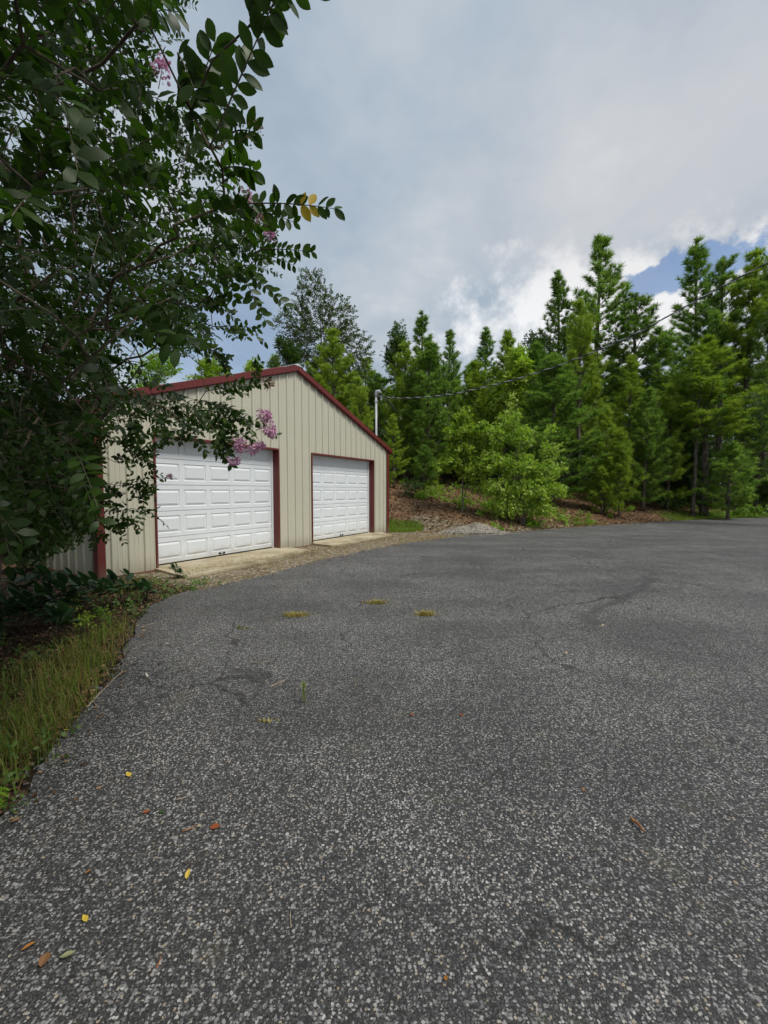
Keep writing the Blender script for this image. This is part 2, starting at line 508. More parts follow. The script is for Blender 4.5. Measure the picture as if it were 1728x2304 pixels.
leafy('grass_green', [(0.0, (0.10, 0.17, 0.02)), (0.5, (0.19, 0.28, 0.03)), (1.0, (0.30, 0.38, 0.07))], 0.5, 0.3, 0.35)
leafy('grass_bed', [(0.0, (0.09, 0.16, 0.022)), (0.5, (0.20, 0.29, 0.04)), (0.68, (0.24, 0.23, 0.06)), (0.85, (0.36, 0.27, 0.11)), (1.0, (0.22, 0.12, 0.05))], 0.55, 0.25, 0.3)
leafy('grass_dry', [(0.0, (0.16, 0.13, 0.05)), (0.45, (0.30, 0.22, 0.09)), (0.8, (0.44, 0.33, 0.15)), (1.0, (0.22, 0.24, 0.05))], 0.6, 0.2, 0.3, (1.0, 1.0, 0.8))
leafy('grass_mixed', [(0.0, (0.08, 0.125, 0.02)), (0.5, (0.15, 0.20, 0.035)), (0.8, (0.25, 0.23, 0.07)), (1.0, (0.36, 0.27, 0.11))], 0.55, 0.25, 0.3)
leafy('tuft_yellow', [(0.0, (0.34, 0.28, 0.07)), (0.5, (0.46, 0.42, 0.11)), (0.8, (0.38, 0.26, 0.10)), (1.0, (0.30, 0.34, 0.09))], 0.55, 0.25, 0.3, (1, 1, 0.7))
leafy('litter', [(0.0, (0.07, 0.038, 0.02)), (0.35, (0.17, 0.095, 0.05)), (0.65, (0.28, 0.17, 0.09)), (0.88, (0.40, 0.28, 0.16)), (1.0, (0.52, 0.42, 0.28))], 0.7, 0.2, 0.12, (1, 0.9, 0.7))
leafy('petal', [(0.0, (0.55, 0.28, 0.43)), (0.5, (0.72, 0.43, 0.58)), (1.0, (0.86, 0.62, 0.72))], 0.6, 0.2, 0.35, (1, 0.8, 1))
leafy('seed_head', [(0.0, (0.14, 0.09, 0.05)), (0.5, (0.28, 0.18, 0.12)), (1.0, (0.45, 0.28, 0.24))], 0.7, 0.2, 0.2, (1, 1, 1))
for nm, col in (('leaf_yellow', (0.62, 0.44, 0.06)), ('leaf_orange', (0.48, 0.20, 0.045)), ('leaf_rust', (0.30, 0.085, 0.03)), ('leaf_brown', (0.25, 0.13, 0.06)),
                ('leaf_tan', (0.55, 0.43, 0.26)), ('leaf_olive', (0.26, 0.27, 0.13)), ('leaf_green', (0.09, 0.15, 0.04)), ('leaf_pale', (0.60, 0.56, 0.46))):
    leafy(nm, [(0.0, tuple(q * 0.75 for q in col)), (1.0, col)], 0.5, 0.3, 0.12, (1, 1, 0.8))

# ------------------------------------------------------------------ driveway outline and ground
S = 1728 / 1659.0
EDGE_PX = [(0, 1760), (75, 1662), (130, 1592), (185, 1532), (250, 1452), (276, 1402), (291, 1352), (320, 1313), (366, 1290), (410, 1277), (465, 1268), (520, 1255),
           (580, 1241), (650, 1222), (720, 1205), (800, 1187), (880, 1173), (1000, 1158), (1100, 1150), (1250, 1138), (1400, 1128), (1520, 1122), (1659, 1117)]
edge = [on_ground(a * S, b * S)[:2] for a, b in EDGE_PX]
last = edge[-1] + (edge[-1] - edge[-3]) * 0.6
road = [np.array(q, float) for q in ((-3.1, -12), (-2.9, -4), (-2.6, -0.5), (-2.25, 1.1))] + edge + [last, np.array([40.0, last[1] + 3.0]), np.array([40.0, -12.0])]


def smooth_poly(P, step):
    """Catmull-Rom through P"""
    out = []
    for i in range(len(P) - 1):
        p0, p1, p2, p3 = P[max(i - 1, 0)], P[i], P[i + 1], P[min(i + 2, len(P) - 1)]
        n = max(2, int(np.linalg.norm(p2 - p1) / step))
        for t in np.linspace(0, 1, n, endpoint=False):
            out.append(0.5 * (2 * p1 + (p2 - p0) * t + (2 * p0 - 5 * p1 + 4 * p2 - p3) * t ** 2 + (3 * p1 - p0 - 3 * p2 + p3) * t ** 3))
    out.append(P[-1])
    return np.array(out)


R0 = rs(3)
curve = smooth_poly(road[:-2], 0.09)
wob = np.convolve(R0.normal(0, 1, len(curve) + 8), np.ones(5) / 5, 'valid')[:len(curve)] * 0.035
wob += np.convolve(R0.normal(0, 1, len(curve) + 40), np.ones(25) / 25, 'valid')[:len(curve)] * 0.09
T = np.gradient(curve, axis=0); T /= np.linalg.norm(T, axis=1)[:, None]
rim = curve + np.stack([-T[:, 1], T[:, 0]], -1) * wob[:, None]
OUT = np.vstack([rim, road[-2:]])


def inside_poly(P, poly):
    x, y = P[:, 0], P[:, 1]
    c = np.zeros(len(P), bool)
    a = poly; b = np.roll(poly, -1, 0)
    for (x0, y0), (x1, y1) in zip(a, b):
        if y0 == y1:
            continue
        m = ((y0 > y) != (y1 > y)) & (x < (x1 - x0) * (y - y0) / (y1 - y0) + x0)
        c ^= m
    return c


SIMPLE = np.vstack([smooth_poly(road[:-2], 0.6), road[-2:]])


def road_dist(P):
    """signed distance to the driveway's edge, positive outside"""
    a = SIMPLE; b = np.roll(SIMPLE, -1, 0)
    best = np.full(len(P), 1e9)
    for p, q in zip(a, b):
        d = q - p; L = max(d @ d, 1e-9)
        t = np.clip(((P - p) @ d) / L, 0, 1)
        best = np.minimum(best, np.hypot(*(P - (p + t[:, None] * d)).T))
    return np.where(inside_poly(P, SIMPLE), -best, best)


# garage frame: local x runs along the front from the left door's jamb, local y goes into the building
GO = np.array([-4.574, 8.299]); GA = math.radians(59.35)
gx = np.array([math.cos(GA), math.sin(GA)]); gy = np.array([-math.sin(GA), math.cos(GA)])
T0, T1, TR, DEPTH = -1.095, 9.281, 4.093, 11.0


def garage_uv(P):
    q = P - GO
    return q @ gx, q @ gy


def gw(t, n, z=0.0):
    p = GO + gx * t + gy * n
    return np.array([p[0], p[1], z])


def sstep(x, a, b):
    t = np.clip((x - a) / (b - a), 0, 1)
    return t * t * (3 - 2 * t)


def vnoise(x, y, seed=0):
    s = np.zeros_like(x, float)
    r = rs(seed)
    for k in range(6):
        f = 0.25 * 1.7 ** k; a, b, c = r.uniform(0, 6.3, 3)
        s += np.sin(x * f * math.cos(a) + y * f * math.sin(a) + b) * np.sin(x * f * 0.8 * math.sin(a) - y * f * math.cos(a) + c) / 1.5 ** k
    return s


def ground_h(P):
    d = road_dist(P)
    t, n = garage_uv(P)
    w = sstep(t, 10.2, 13.0)
    back = sstep(n, DEPTH + 1, DEPTH + 6)
    w = np.maximum(w, back * sstep(t, -6, 2))
    dd = np.maximum(d - 0.5, 0)
    bank = 2.9 * (1 - np.exp(-dd * 0.115)) + 0.035 * dd
    far = np.minimum(np.maximum(d - 60, 0) * 0.02, 6.0)
    h = w * bank + w * vnoise(P[:, 0], P[:, 1], 5) * 0.09 * sstep(d, 0.8, 4) + far
    low = (1 - w) * vnoise(P[:, 0] * 3, P[:, 1] * 3, 8) * 0.02 * sstep(d, 0.1, 0.8)
    h = h + low - 0.018
    return np.where(d < 0.0, -0.06, np.where(d < 0.15, -0.02, h))


def hz(x, y):
    return float(ground_h(np.array([[x, y]], float))[0])


def grow_axis(lo, hi, step, far):
    core = np.arange(lo, hi + step / 2, step)
    ext = []
    s, x = step, hi
    while x < far:
        s *= 1.25; x += s; ext.append(x)
    neg = []
    s, x = step, lo
    while x > -far:
        s *= 1.25; x -= s; neg.append(x)
    return np.array(neg[::-1] + list(core) + ext)


xs = grow_axis(-9, 24, 0.25, 500); ys = grow_axis(-3, 42, 0.25, 500)
GXX, GYY = np.meshgrid(xs, ys)
GP = np.stack([GXX.ravel(), GYY.ravel()], -1)
GZ = ground_h(GP)
gd = road_dist(GP); gt, gn = garage_uv(GP)


def zone_weights(P, d, t, n):
    x, y = P[:, 0], P[:, 1]
    mulch = ((t < 0.2) & (n < 3)) | (x < -2.2) & (y < 8)
    mulch = mulch.astype(float) * (1 - sstep(t, -1.1, 0.1))
    tan = sstep(t, -1.2, -0.2) * (1 - sstep(t, 10.5, 13.0)) * sstep(-n, -0.5, 0.1) * sstep(d, -0.6, 0.0)
    tan = np.maximum(tan, (1 - sstep(d, 0.5, 1.2)) * sstep(t, 9.0, 10.5) * 0.75 * (x < 9))
    g1 = (1 - sstep(np.hypot((t - 10.3) / 1.1, (n + 0.1) / 0.9), 0.7, 1.15))
    g1 = np.maximum(g1, (1 - sstep(np.abs(t - 10.3) / 1.1, 0.6, 1.1)) * sstep(n, -0.5, 0) * 0.9)
    g2 = sstep(x, 14.5, 17) * (1 - sstep(d, 1.0, 2.0)) * 0.98
    g2 = np.maximum(g2, sstep(x, 17, 19) * sstep(d, 4.0, 5.0) * (1 - sstep(d, 6, 7.5)) * 0.6)
    return mulch, np.maximum(g1, g2), tan


zm, zg, zt = zone_weights(GP, gd, gt, gn)
nx, ny = len(xs), len(ys)
ii, jj = np.meshgrid(np.arange(nx - 1), np.arange(ny - 1))
gf = np.stack([jj * nx + ii, jj * nx + ii + 1, (jj + 1) * nx + ii + 1, (jj + 1) * nx + ii], -1).reshape(-1, 4)
obj('ground', mesh('ground', np.column_stack([GP, GZ]), gf, MATS['earth'], np.stack([zm, zg, zt, np.ones_like(zm)], -1), True), kind='structure')

# driveway: a slab of asphalt with a ragged rim
n = len(OUT)
dv = np.vstack([np.column_stack([OUT, np.zeros(n)]), np.column_stack([OUT, np.full(n, -0.05)])])
i = np.arange(n); k = (i + 1) % n
dm = bpy.data.meshes.new('driveway')
dm.from_pydata(dv.tolist(), [], [list(range(n - 1, -1, -1))] + np.stack([i, k, k + n, i + n], -1).tolist())
dm.update()
if dm.polygons[0].normal.z < 0:
    dm.flip_normals()
dm.materials.append(MATS['asphalt'])
drive = obj('driveway', dm, kind='structure')

# ------------------------------------------------------------------ the garage
HEAD, EAVE, APEX, SLAB = 2.71, 3.28, 5.12, 0.055
REC = 0.20
D1, D2 = (0.0, 3.36), (4.75, 8.18)
garage = thing('garage', (GO[0], GO[1], 0), 'beige ribbed metal garage with red trim and two white overhead doors', 'garage', rz=GA)
SL = (APEX - EAVE) / (T1 - TR)


def roof_z(t):
    return APEX - abs(t - TR) * SL


# one rib pitch: (offset, height)
RIB = [(0.0, 0.0), (0.018, 0.032), (0.046, 0.032), (0.064, 0.0), (0.125, 0.0), (0.131, 0.005), (0.149, 0.005), (0.155, 0.0), (0.205, 0.0), (0.211, 0.005), (0.229, 0.005), (0.235, 0.0)]
PITCHR = 0.305


def rib_at(u, base):
    q = (u - base) % PITCHR
    pts = RIB + [(PITCHR, 0.0)]
    for (a, ha), (b, hb) in zip(pts, pts[1:]):
        if a <= q <= b:
            return ha + (hb - ha) * (q - a) / max(b - a, 1e-9)
    return 0.0


def siding(u0, u1, base, top, bottom, openings, place):
    """ribbed sheet from u0 to u1; place(u, out, z) -> local point"""
    br = {round(u0, 5), round(u1, 5)}
    k0 = int((u0 - base) / PITCHR) - 1
    for kk in range(k0, k0 + 9):
        for o_, _ in RIB:
            u = base + kk * PITCHR + o_
            if u0 < u < u1:
                br.add(round(u, 5))
    for a, b, z0, z1 in openings:
        for u in (a, b):
            if u0 < u < u1:
                br.add(round(u, 5))
    if u0 < TR < u1 and top is roof_top:
        br.add(TR)
    br = sorted(br)
    V, F = [], []
    for a, b in zip(br, br[1:]):
        if b - a < 1e-4:
            continue
        m = (a + b) / 2
        spans = [(bottom, None)]
        for oa, ob, z0, z1 in openings:
            if oa < m < ob:
                spans = [(z1, None)]
        for z0, _ in spans:
            ha, hb = rib_at(a, base), rib_at(b, base)
            if abs((b - base) % PITCHR) < 1e-4:
                hb = 0.0
            q = len(V)
            V += [place(a, ha, z0), place(b, hb, z0), place(b, hb, top(b)), place(a, ha, top(a))]
            F.append((q, q + 1, q + 2, q + 3))
    me = mesh('siding_panel', np.array(V), np.array(F), MATS['siding_paint'])
    return me


def roof_top(t):
    return roof_z(t) - 0.05


OPEN = [(D1[0], D1[1], 0, HEAD), (D2[0], D2[1], 0, HEAD)]
SHEET = 0.915
u = T0
while u < T1 - 0.02:
    v = min(u + SHEET, T1)
    obj('siding_panel', siding(u, v, T0 + 0.22, roof_top, 0.0, OPEN, lambda q, o, z: (q, -o, z)), garage)
    u = v
# side walls and back
for s, tx in ((-1, T0), (1, T1)):
    u = 0.0
    while u < DEPTH - 0.02:
        v = min(u + SHEET, DEPTH)
        obj('siding_panel', siding(u, v, 0.2, lambda q: EAVE - 0.06, 0.0, [], (lambda q, o, z, s=s, tx=tx: (tx + s * (o - 0.034), q, z))), garage)
        u = v
u = T0
while u < T1 - 0.02:
    v = min(u + SHEET, T1)
    obj('siding_panel', siding(u, v, T0, roof_top, 0.0, [], lambda q, o, z: (q, DEPTH + o, z)), garage)
    u = v
# roof slopes with standing ribs and a ridge cap
for s in (-1, 1):
    te = T0 - 0.16 if s < 0 else T1 + 0.16
    mb = MB()
    za, ze = APEX - 0.03, roof_z(te) - 0.03
    mb.hexa([(TR, -0.02, za - 0.03), (te, -0.02, ze - 0.03), (te, DEPTH + 0.1, ze - 0.03), (TR, DEPTH + 0.1, za - 0.03),
             (TR, -0.02, za), (te, -0.02, ze), (te, DEPTH + 0.1, ze), (TR, DEPTH + 0.1, za)])
    rf = obj('roof_slope', mb.build('roof_slope', MATS['red_paint']), garage)
    rmb = MB()
    rmb.hexa([(TR + s * 0.12, 0, za + 0.001), (te, 0, ze + 0.001), (te, 0.06, ze + 0.001), (TR + s * 0.12, 0.06, za + 0.001),
              (TR + s * 0.12, 0.018, za + 0.03), (te, 0.018, ze + 0.03), (te, 0.042, ze + 0.03), (TR + s * 0.12, 0.042, za + 0.03)])
    rme = rmb.build('roof_rib', MATS['red_paint'])
    y = 0.3
    while y < DEPTH:
        obj('roof_rib', rme, rf, (0, y, 0)); y += 0.305
    # rake trim along the gable: a boxed fascia with a lower lip
    mb = MB()
    def fas(y0, y1, top, bot):
        zt = lambda t: roof_z(t)
        a, b = TR, te
        mb.hexa([(a, y0, zt(a) - bot), (b, y0, zt(b) - bot), (b, y1, zt(b) - bot), (a, y1, zt(a) - bot),
                 (a, y0, zt(a) - top), (b, y0, zt(b) - top), (b, y1, zt(b) - top), (a, y1, zt(a) - top)])
    fas(-0.105, -0.022, -0.004, 0.145)
    fas(-0.078, -0.023, 0.146, 0.178)
    obj('rake_trim', mb.build('rake_trim', MATS['red_paint']), garage)
    mb = MB()
    x0, x1 = (te - 0.02, te + 0.1) if s < 0 else (te - 0.1, te + 0.02)
    mb.box((x0, -0.02, ze - 0.16), (x1, DEPTH + 0.1, ze - 0.035))
    obj('eave_trim', mb.build('eave_trim', MATS['red_paint']), garage)
mb = MB()
mb.hexa([(TR - 0.16, -0.112, APEX - 0.03), (TR + 0.16, -0.112, APEX - 0.03), (TR + 0.16, DEPTH + 0.11, APEX - 0.03), (TR - 0.16, DEPTH + 0.11, APEX - 0.03),
         (TR - 0.02, -0.112, APEX + 0.035), (TR + 0.02, -0.112, APEX + 0.035), (TR + 0.02, DEPTH + 0.11, APEX + 0.035), (TR - 0.02, DEPTH + 0.11, APEX + 0.035)])
obj('ridge_cap', mb.build('ridge_cap', MATS['galvanised']), garage)
# corner, base, jamb and header trims
for tx, s in ((T0, -1), (T1, 1)):
    mb = MB()
    f0, f1 = (tx - 0.008, tx + 0.125) if s < 0 else (tx - 0.15, tx + 0.008)
    mb.box((f0, -0.045, -0.05), (f1, -0.034, EAVE - 0.13))
    w0, w1 = (tx - 0.008, tx + 0.001) if s < 0 else (tx - 0.001, tx + 0.008)
    mb.box((w0, -0.034, -0.05), (w1, 0.11, EAVE - 0.13))
    obj('corner_trim', mb.build('corner_trim', MATS['red_paint']), garage)
for a, b in ((T0 + 0.127, D1[0] - 0.03), (D1[1] + 0.03, D2[0] - 0.03), (D2[1] + 0.03, T1 - 0.152)):
    mb = MB(); mb.box((a, -0.04, -0.05), (b, 0.0, 0.028 if a < 0 else 0.004)); obj('base_trim', mb.build('base_trim', MATS['red_paint']), garage)
mb = MB(); mb.box((T0 - 0.006, 0.112, -0.05), (T0 + 0.036, DEPTH, 0.03)); obj('base_trim', mb.build('base_trim', MATS['red_paint']), garage)
mb = MB(); mb.box((T0 + 0.04, 0.3, -0.4), (T1 - 0.04, DEPTH - 0.01, 0.05)); obj('floor_slab', mb.build('floor_slab', MATS['concrete']), garage)


def raised_panel(w, h):
    """embossed panel: shallow groove all round, then a raised field"""
    rings = [(0.0, 0.0), (0.012, 0.014), (0.022, 0.014), (0.066, -0.005), (0.070, -0.005)]
    V, F = [], []
    for i_, (m, dpt) in enumerate(rings):
        V += [(m, dpt, m), (w - m, dpt, m), (w - m, dpt, h - m), (m, dpt, h - m)]
        if i_:
            q = i_ * 4
            for j_ in range(4):
                F.append((q - 4 + j_, q - 4 + (j_ + 1) % 4, q + (j_ + 1) % 4, q + j_))
    q = len(V) - 4
    F.append((q, q + 1, q + 2, q + 3))
    return mesh('raised_panel', np.array(V), np.array(F), MATS['door_white'])


def overhead_door(a, b, where):
    door = obj('overhead_door', None, garage, (a, REC, SLAB), label=where)
    W = b - a; H = HEAD - SLAB + 0.10
    rows = 5; sh = H / rows; cols = 5
    stile = 0.10; pw = (W - stile * (cols + 1)) / cols; ph = sh - 0.19
    pm = raised_panel(pw, ph)
    # a section: the frame round its five panels
    mb = MB()
    def q(x0, z0, x1, z1):
        mb.add([(x0, 0, z0), (x1, 0, z0), (x1, 0, z1), (x0, 0, z1)], [(0, 1, 2, 3)])
    g_ = 0.010
    zlo, zhi = 0.095, 0.095 + ph
    q(0, g_, W, zlo); q(0, zhi, W, sh - g_)
    for c_ in range(cols + 1):
        q(c_ * (pw + stile), zlo, c_ * (pw + stile) + stile, zhi)
    mb.add([(0, 0.022, 0), (W, 0.022, 0), (W, 0, g_), (0, 0, g_)], [(0, 1, 2, 3)])
    mb.add([(0, 0, sh - g_), (W, 0, sh - g_), (W, 0.022, sh), (0, 0.022, sh)], [(0, 1, 2, 3)])
    sm = mb.build('door_section', MATS['door_white'])
    for r_ in range(rows):
        obj('door_section', sm, door, (0, 0, 0.02 + r_ * sh))
        for c_ in range(cols):
            obj('raised_panel', pm, door, (stile + c_ * (pw + stile), 0, 0.02 + r_ * sh + zlo))
    mb = MB(); mb.box((0, 0.0, -0.004), (W, 0.03, 0.02)); obj('bottom_seal', mb.build('bottom_seal', MATS['black_rubber']), door)
    mb = MB()
    hx = W * 0.5
    for dx in (-0.07, 0.05):
        mb.box((hx + dx, -0.03, 0.045), (hx + dx + 0.035, 0.0, 0.09))
    mb.box((hx - 0.066, -0.038, 0.05), (hx + 0.082, -0.03, 0.066))
    obj('lift_handle', mb.build('lift_handle', MATS['black_rubber']), door)
    mb = MB(); mb.box((0, 0.05, 0), (W, 0.07, H + 0.1)); obj('door_backing', mb.build('door_backing', MATS['door_white']), door)
    # reveal: red metal jambs and head, white stop against the door
    for nm, lo, hi in (('jamb_trim', (a - 0.03, -0.038, -0.03), (a + 0.004, REC - 0.03, HEAD + 0.03)), ('jamb_trim', (b - 0.004, -0.038, -0.03), (b + 0.03, REC - 0.03, HEAD + 0.03)),
                       ('header_trim', (a + 0.005, -0.038, HEAD - 0.015), (b - 0.005, REC - 0.03, HEAD + 0.03))):
        mb = MB(); mb.box(lo, hi); obj(nm, mb.build(nm, MATS['red_paint']), garage)
    for lo, hi in (((a + 0.0045, REC - 0.029, SLAB), (a + 0.04, REC - 0.004, HEAD - 0.05)), ((b - 0.06, REC - 0.029, SLAB), (b - 0.0045, REC - 0.004, HEAD - 0.05)),
                   ((a + 0.0045, REC - 0.029, HEAD - 0.049), (b - 0.0045, REC - 0.004, HEAD - 0.0155))):
        mb = MB(); mb.box(lo, hi); obj('door_stop', mb.build('door_stop', MATS['door_white']), garage)


overhead_door(*D1, 'white five-row overhead door behind the pink blossom')
overhead_door(*D2, 'smaller-looking white overhead door near the service mast')


def apron(pts, label):
    mb = MB()
    P = [gw(t, n_) for t, n_ in pts]
    m = len(P)
    V = [(p[0], p[1], -0.15) for p in P] + [(p[0], p[1], SLAB + (0.0 if pts[i_][1] > -0.2 else -0.022)) for i_, p in enumerate(P)]
    me = bpy.data.meshes.new('concrete_apron')
    me.from_pydata(V, [], [list(range(m, 2 * m))] + [(i_, (i_ + 1) % m, m + (i_ + 1) % m, m + i_) for i_ in range(m)])
    me.update(); me.materials.append(MATS['concrete'])
    obj('concrete_apron', me, kind='structure', label=label)


apron([(-0.03, 0.29), (-0.19, -1.20), (1.25, -1.20), (2.8, -1.06), (3.65, -0.86), (3.62, -0.05), (3.37, -0.048), (3.36, 0.29)], 'stained concrete apron before the larger door')
apron([(4.72, 0.29), (4.62, -0.86), (6.2, -0.98), (8.0, -0.95), (8.62, -0.06), (8.2, -0.048), (8.18, 0.29)], 'stained concrete apron before the farther door')

# service mast on the far side wall and its overhead cable
mast_t, mast_n = T1 + 0.13, 0.62
mp = gw(mast_t, mast_n)
mtop = at(842, 884, mp[1])[2]
mast = thing('service_mast', (mp[0], mp[1], 0), 'grey metal service mast with weatherhead beside the garage eave', 'mast')
mb = MB(); mb.tube([(0, 0, 1.2), (0, 0, mtop - 0.12)], 0.042, 10); obj('pipe', mb.build('pipe', MATS['galvanised'], True), mast)
mb = MB(); mb.tube([(0, 0, mtop - 0.16), (0, 0, mtop - 0.02), (0.03, -0.01, mtop + 0.05), (0.11, -0.03, mtop + 0.06), (0.17, -0.04, mtop - 0.02)], [0.06, 0.065, 0.07, 0.065, 0.05], 10)
obj('weatherhead', mb.build('weatherhead', MATS['galvanised'], True), mast)
mb = MB(); mb.box((-0.09, -0.06, 0.7), (0.11, 0.1, 1.25)); obj('meter_box', mb.build('meter_box', MATS['galvanised']), mast)
mb = MB(); mb.box((-0.06, -0.06, mtop - 0.36), (0.06, 0.06, mtop - 0.30)); obj('cable_clamp', mb.build('cable_clamp', MATS['galvanised']), mast)
for q in range(3):
    th = np.linspace(0, 1, 24)
    P = np.stack([0.10 + 0.42 * np.sin(th * np.pi) ** 0.8 + 0.35 * th + 0.03 * q, -0.05 - 0.03 * th, mtop - 0.02 - (0.62 + 0.06 * q) * np.sin(th * np.pi * 0.86) + 0.02 * th], -1)
    mb = MB(); mb.tube(P, 0.011, 6); obj('drip_loop', mb.build('drip_loop', MATS['cable_black'], True), mast)
mb = MB(); mb.tube([(-0.13 * gx[0], -0.13 * gx[1], 2.6), (0.0, 0, 2.6)], 0.015, 6); obj('wall_bracket', mb.build('wall_bracket', MATS['galvanised']), mast)

WIRE = [(848, 891), (900, 896), (1000, 889), (1080, 873), (1150, 856), (1240, 828), (1300, 806), (1370, 778), (1440, 746), (1520, 702), (1590, 664), (1660, 626), (1728, 590), (1860, 512)]
e0 = mp[:2]; e1 = at(1728, 590, 10.5)[:2]
wp = []
for a, b in WIRE:
    d = ray(a, b)
    A = np.array([[d[0], -(e1 - e0)[0]], [d[1], -(e1 - e0)[1]]])
    k_, _ = np.linalg.solve(A, e0)
    wp.append(np.array([0, 0, CAM_H]) + d * k_)
wp = smooth_poly([np.array(q) for q in wp], 0.05)
dirn = unit(wp[-1] - wp[-12])
pole_at = wp[-1] + dirn * 6.0
ext = [wp[-1] + dirn * q + np.array([0, 0, 0.012 * q * q]) for q in np.linspace(0.3, 6, 40)]
wp = np.vstack([wp, ext])
pole_at = wp[-1]
cable = thing('service_cable', tuple(wp[0]), 'twisted black overhead cable rising right from the mast across the pines', 'cable')
ln = np.concatenate([[0], np.cumsum(np.linalg.norm(np.diff(wp, axis=0), axis=1))])
wa, wb = frames(np.gradient(wp, axis=0))
for q in range(3):
    ph = ln * 2 * np.pi / 0.42 + q * 2.094
    P = wp + 0.012 * (wa * np.cos(ph)[:, None] + wb * np.sin(ph)[:, None]) - wp[0]
    mb = MB(); mb.tube(P, 0.0105, 5); obj('strand', mb.build('strand', MATS['cable_bare' if q == 0 else 'cable_black'], True), cable)
up = thing('utility_pole', (pole_at[0], pole_at[1], 0), 'weathered wooden utility pole carrying the overhead cable', 'pole')
mb = MB(); mb.tube([(0.14, 0, -0.3), (0.14, 0, 5), (0.14, 0, pole_at[2] + 1.2)], [0.15, 0.13, 0.11], 12); obj('shaft', mb.build('shaft', MATS['grey_bark'], True), up)
mb = MB(); mb.tube([(0.0, 0, pole_at[2]), (0.14, 0, pole_at[2])], 0.02, 6); obj('insulator', mb.build('insulator', MATS['galvanised']), up)
#VEG

# ------------------------------------------------------------------ vegetation builders
# leaf templates: x across, y along, z up
LEAF_V = np.array([(0, 0, 0), (-0.24, 0.36, 0.05), (0.24, 0.36, 0.05), (-0.20, 0.72, 0.02), (0.20, 0.72, 0.02), (0, 1.0, -0.10)], float)
LEAF_F = np.array([(0, 2, 1), (1, 2, 4), (1, 4, 3), (3, 4, 5)], int)
ST = [(0.0, 0.0), (0.12, 0.125), (0.30, 0.235), (0.50, 0.275), (0.70, 0.235), (0.87, 0.135), (1.0, 0.0)]
BIGLEAF_V = np.array([(0, -0.12, 0.0), (0.012, -0.12, 0.004)] + [(0, y_, -0.02 - 0.10 * y_ ** 2) for y_, w_ in ST] + [(-w_, y_, 0.035 - 0.11 * y_ ** 2) for y_, w_ in ST[1:-1]] + [(w_, y_, 0.035 - 0.11 * y_ ** 2) for y_, w_ in ST[1:-1]], float)
BIGLEAF_F3 = np.array([(0, 1, 2), (2, 3, 9), (2, 14, 3), (7, 8, 13), (7, 18, 8)], int)
BIGLEAF_F4 = np.array([(2 + i_, 3 + i_, 9 + i_, 8 + i_) for i_ in range(1, 5)] + [(2 + i_, 13 + i_, 14 + i_, 3 + i_) for i_ in range(1, 5)], int)
# five-lobed leaf
LOBE_V = np.array([(0, 0, 0)] + [(0.5 * r_ * math.sin(a_), 0.42 + 0.5 * r_ * math.cos(a_), -0.06 * r_) for a_, r_ in
                  ((math.radians(-150), 0.75), (math.radians(-110), 0.45), (math.radians(-70), 0.95), (math.radians(-35), 0.5), (0, 1.15), (math.radians(35), 0.5), (math.radians(70), 0.95), (math.radians(110), 0.45), (math.radians(150), 0.75))] + [(0, 0.4, 0.03)], float)
LOBE_F = np.array([(10, i_ + 1, i_) if i_ else (10, 1, 0) for i_ in range(0, 10)] + [(10, 0, 9)], int)[1:]


def grow(seed_pos, seed_par, tips, step, R, jit=0.06, sag=0.0):
    """branch skeleton: join every tip to the nearest part of what has grown so far"""
    cap = len(seed_pos) + int(sum(np.linalg.norm(tips - np.mean(seed_pos, 0), axis=1) / step)) + len(tips) * 3 + 10
    P = np.zeros((cap, 3)); par = np.full(cap, -1, int)
    n_ = len(seed_pos); P[:n_] = seed_pos; par[:n_] = seed_par
    root = P[0]
    depth = np.zeros(cap)
    for i_ in range(1, n_):
        depth[i_] = depth[par[i_]] + np.linalg.norm(P[i_] - P[par[i_]])
    order = np.argsort(np.linalg.norm(tips - np.mean(seed_pos, 0), axis=1))
    tip_node = np.zeros(len(tips), int); tip_dir = np.zeros((len(tips), 3))
    for ti in order:
        t = tips[ti]
        d = np.linalg.norm(P[:n_] - t, axis=1)
        j = int(np.argmin(d + 0.12 * depth[:n_] + 0.5 * np.maximum(P[:n_, 2] - t[2], 0)))
        dist = d[j]; k_ = max(1, int(math.ceil(dist / step)))
        a = P[j].copy(); prev = j
        for q in range(1, k_ + 1):
            s_ = q / k_
            p = a + (t - a) * s_
            if q < k_:
                p = p + R.normal(0, jit * dist / k_ + 0.004, 3) + np.array([0, 0, sag * dist * s_ * (1 - s_)])
            P[n_] = p; par[n_] = prev; depth[n_] = depth[prev] + np.linalg.norm(p - P[prev]); prev = n_; n_ += 1
        tip_node[ti] = prev
        tip_dir[ti] = unit(P[prev] - P[par[prev]]) if par[prev] >= 0 else (0, 0, 1)
    return P[:n_], par[:n_], tip_node, tip_dir


def branch_mesh(name, P, par, mat_, r_tip, power=0.42, k=5, rmax=9.0):
    n_ = len(P); cnt = np.zeros(n_)
    has = np.zeros(n_, bool); has[par[par >= 0]] = True
    cnt[~has] = 1
    for i_ in range(n_ - 1, 0, -1):
        if par[i_] >= 0:
            cnt[par[i_]] += cnt[i_]
    r = np.minimum(r_tip * np.maximum(cnt, 1) ** power, rmax)
    e = np.where(par >= 0)[0]
    V, F = seg_tubes(P[par[e]], P[e], np.minimum(r[par[e]], r[e] * 1.25), r[e], k)
    return mesh(name, V, F, mat_, None, True)


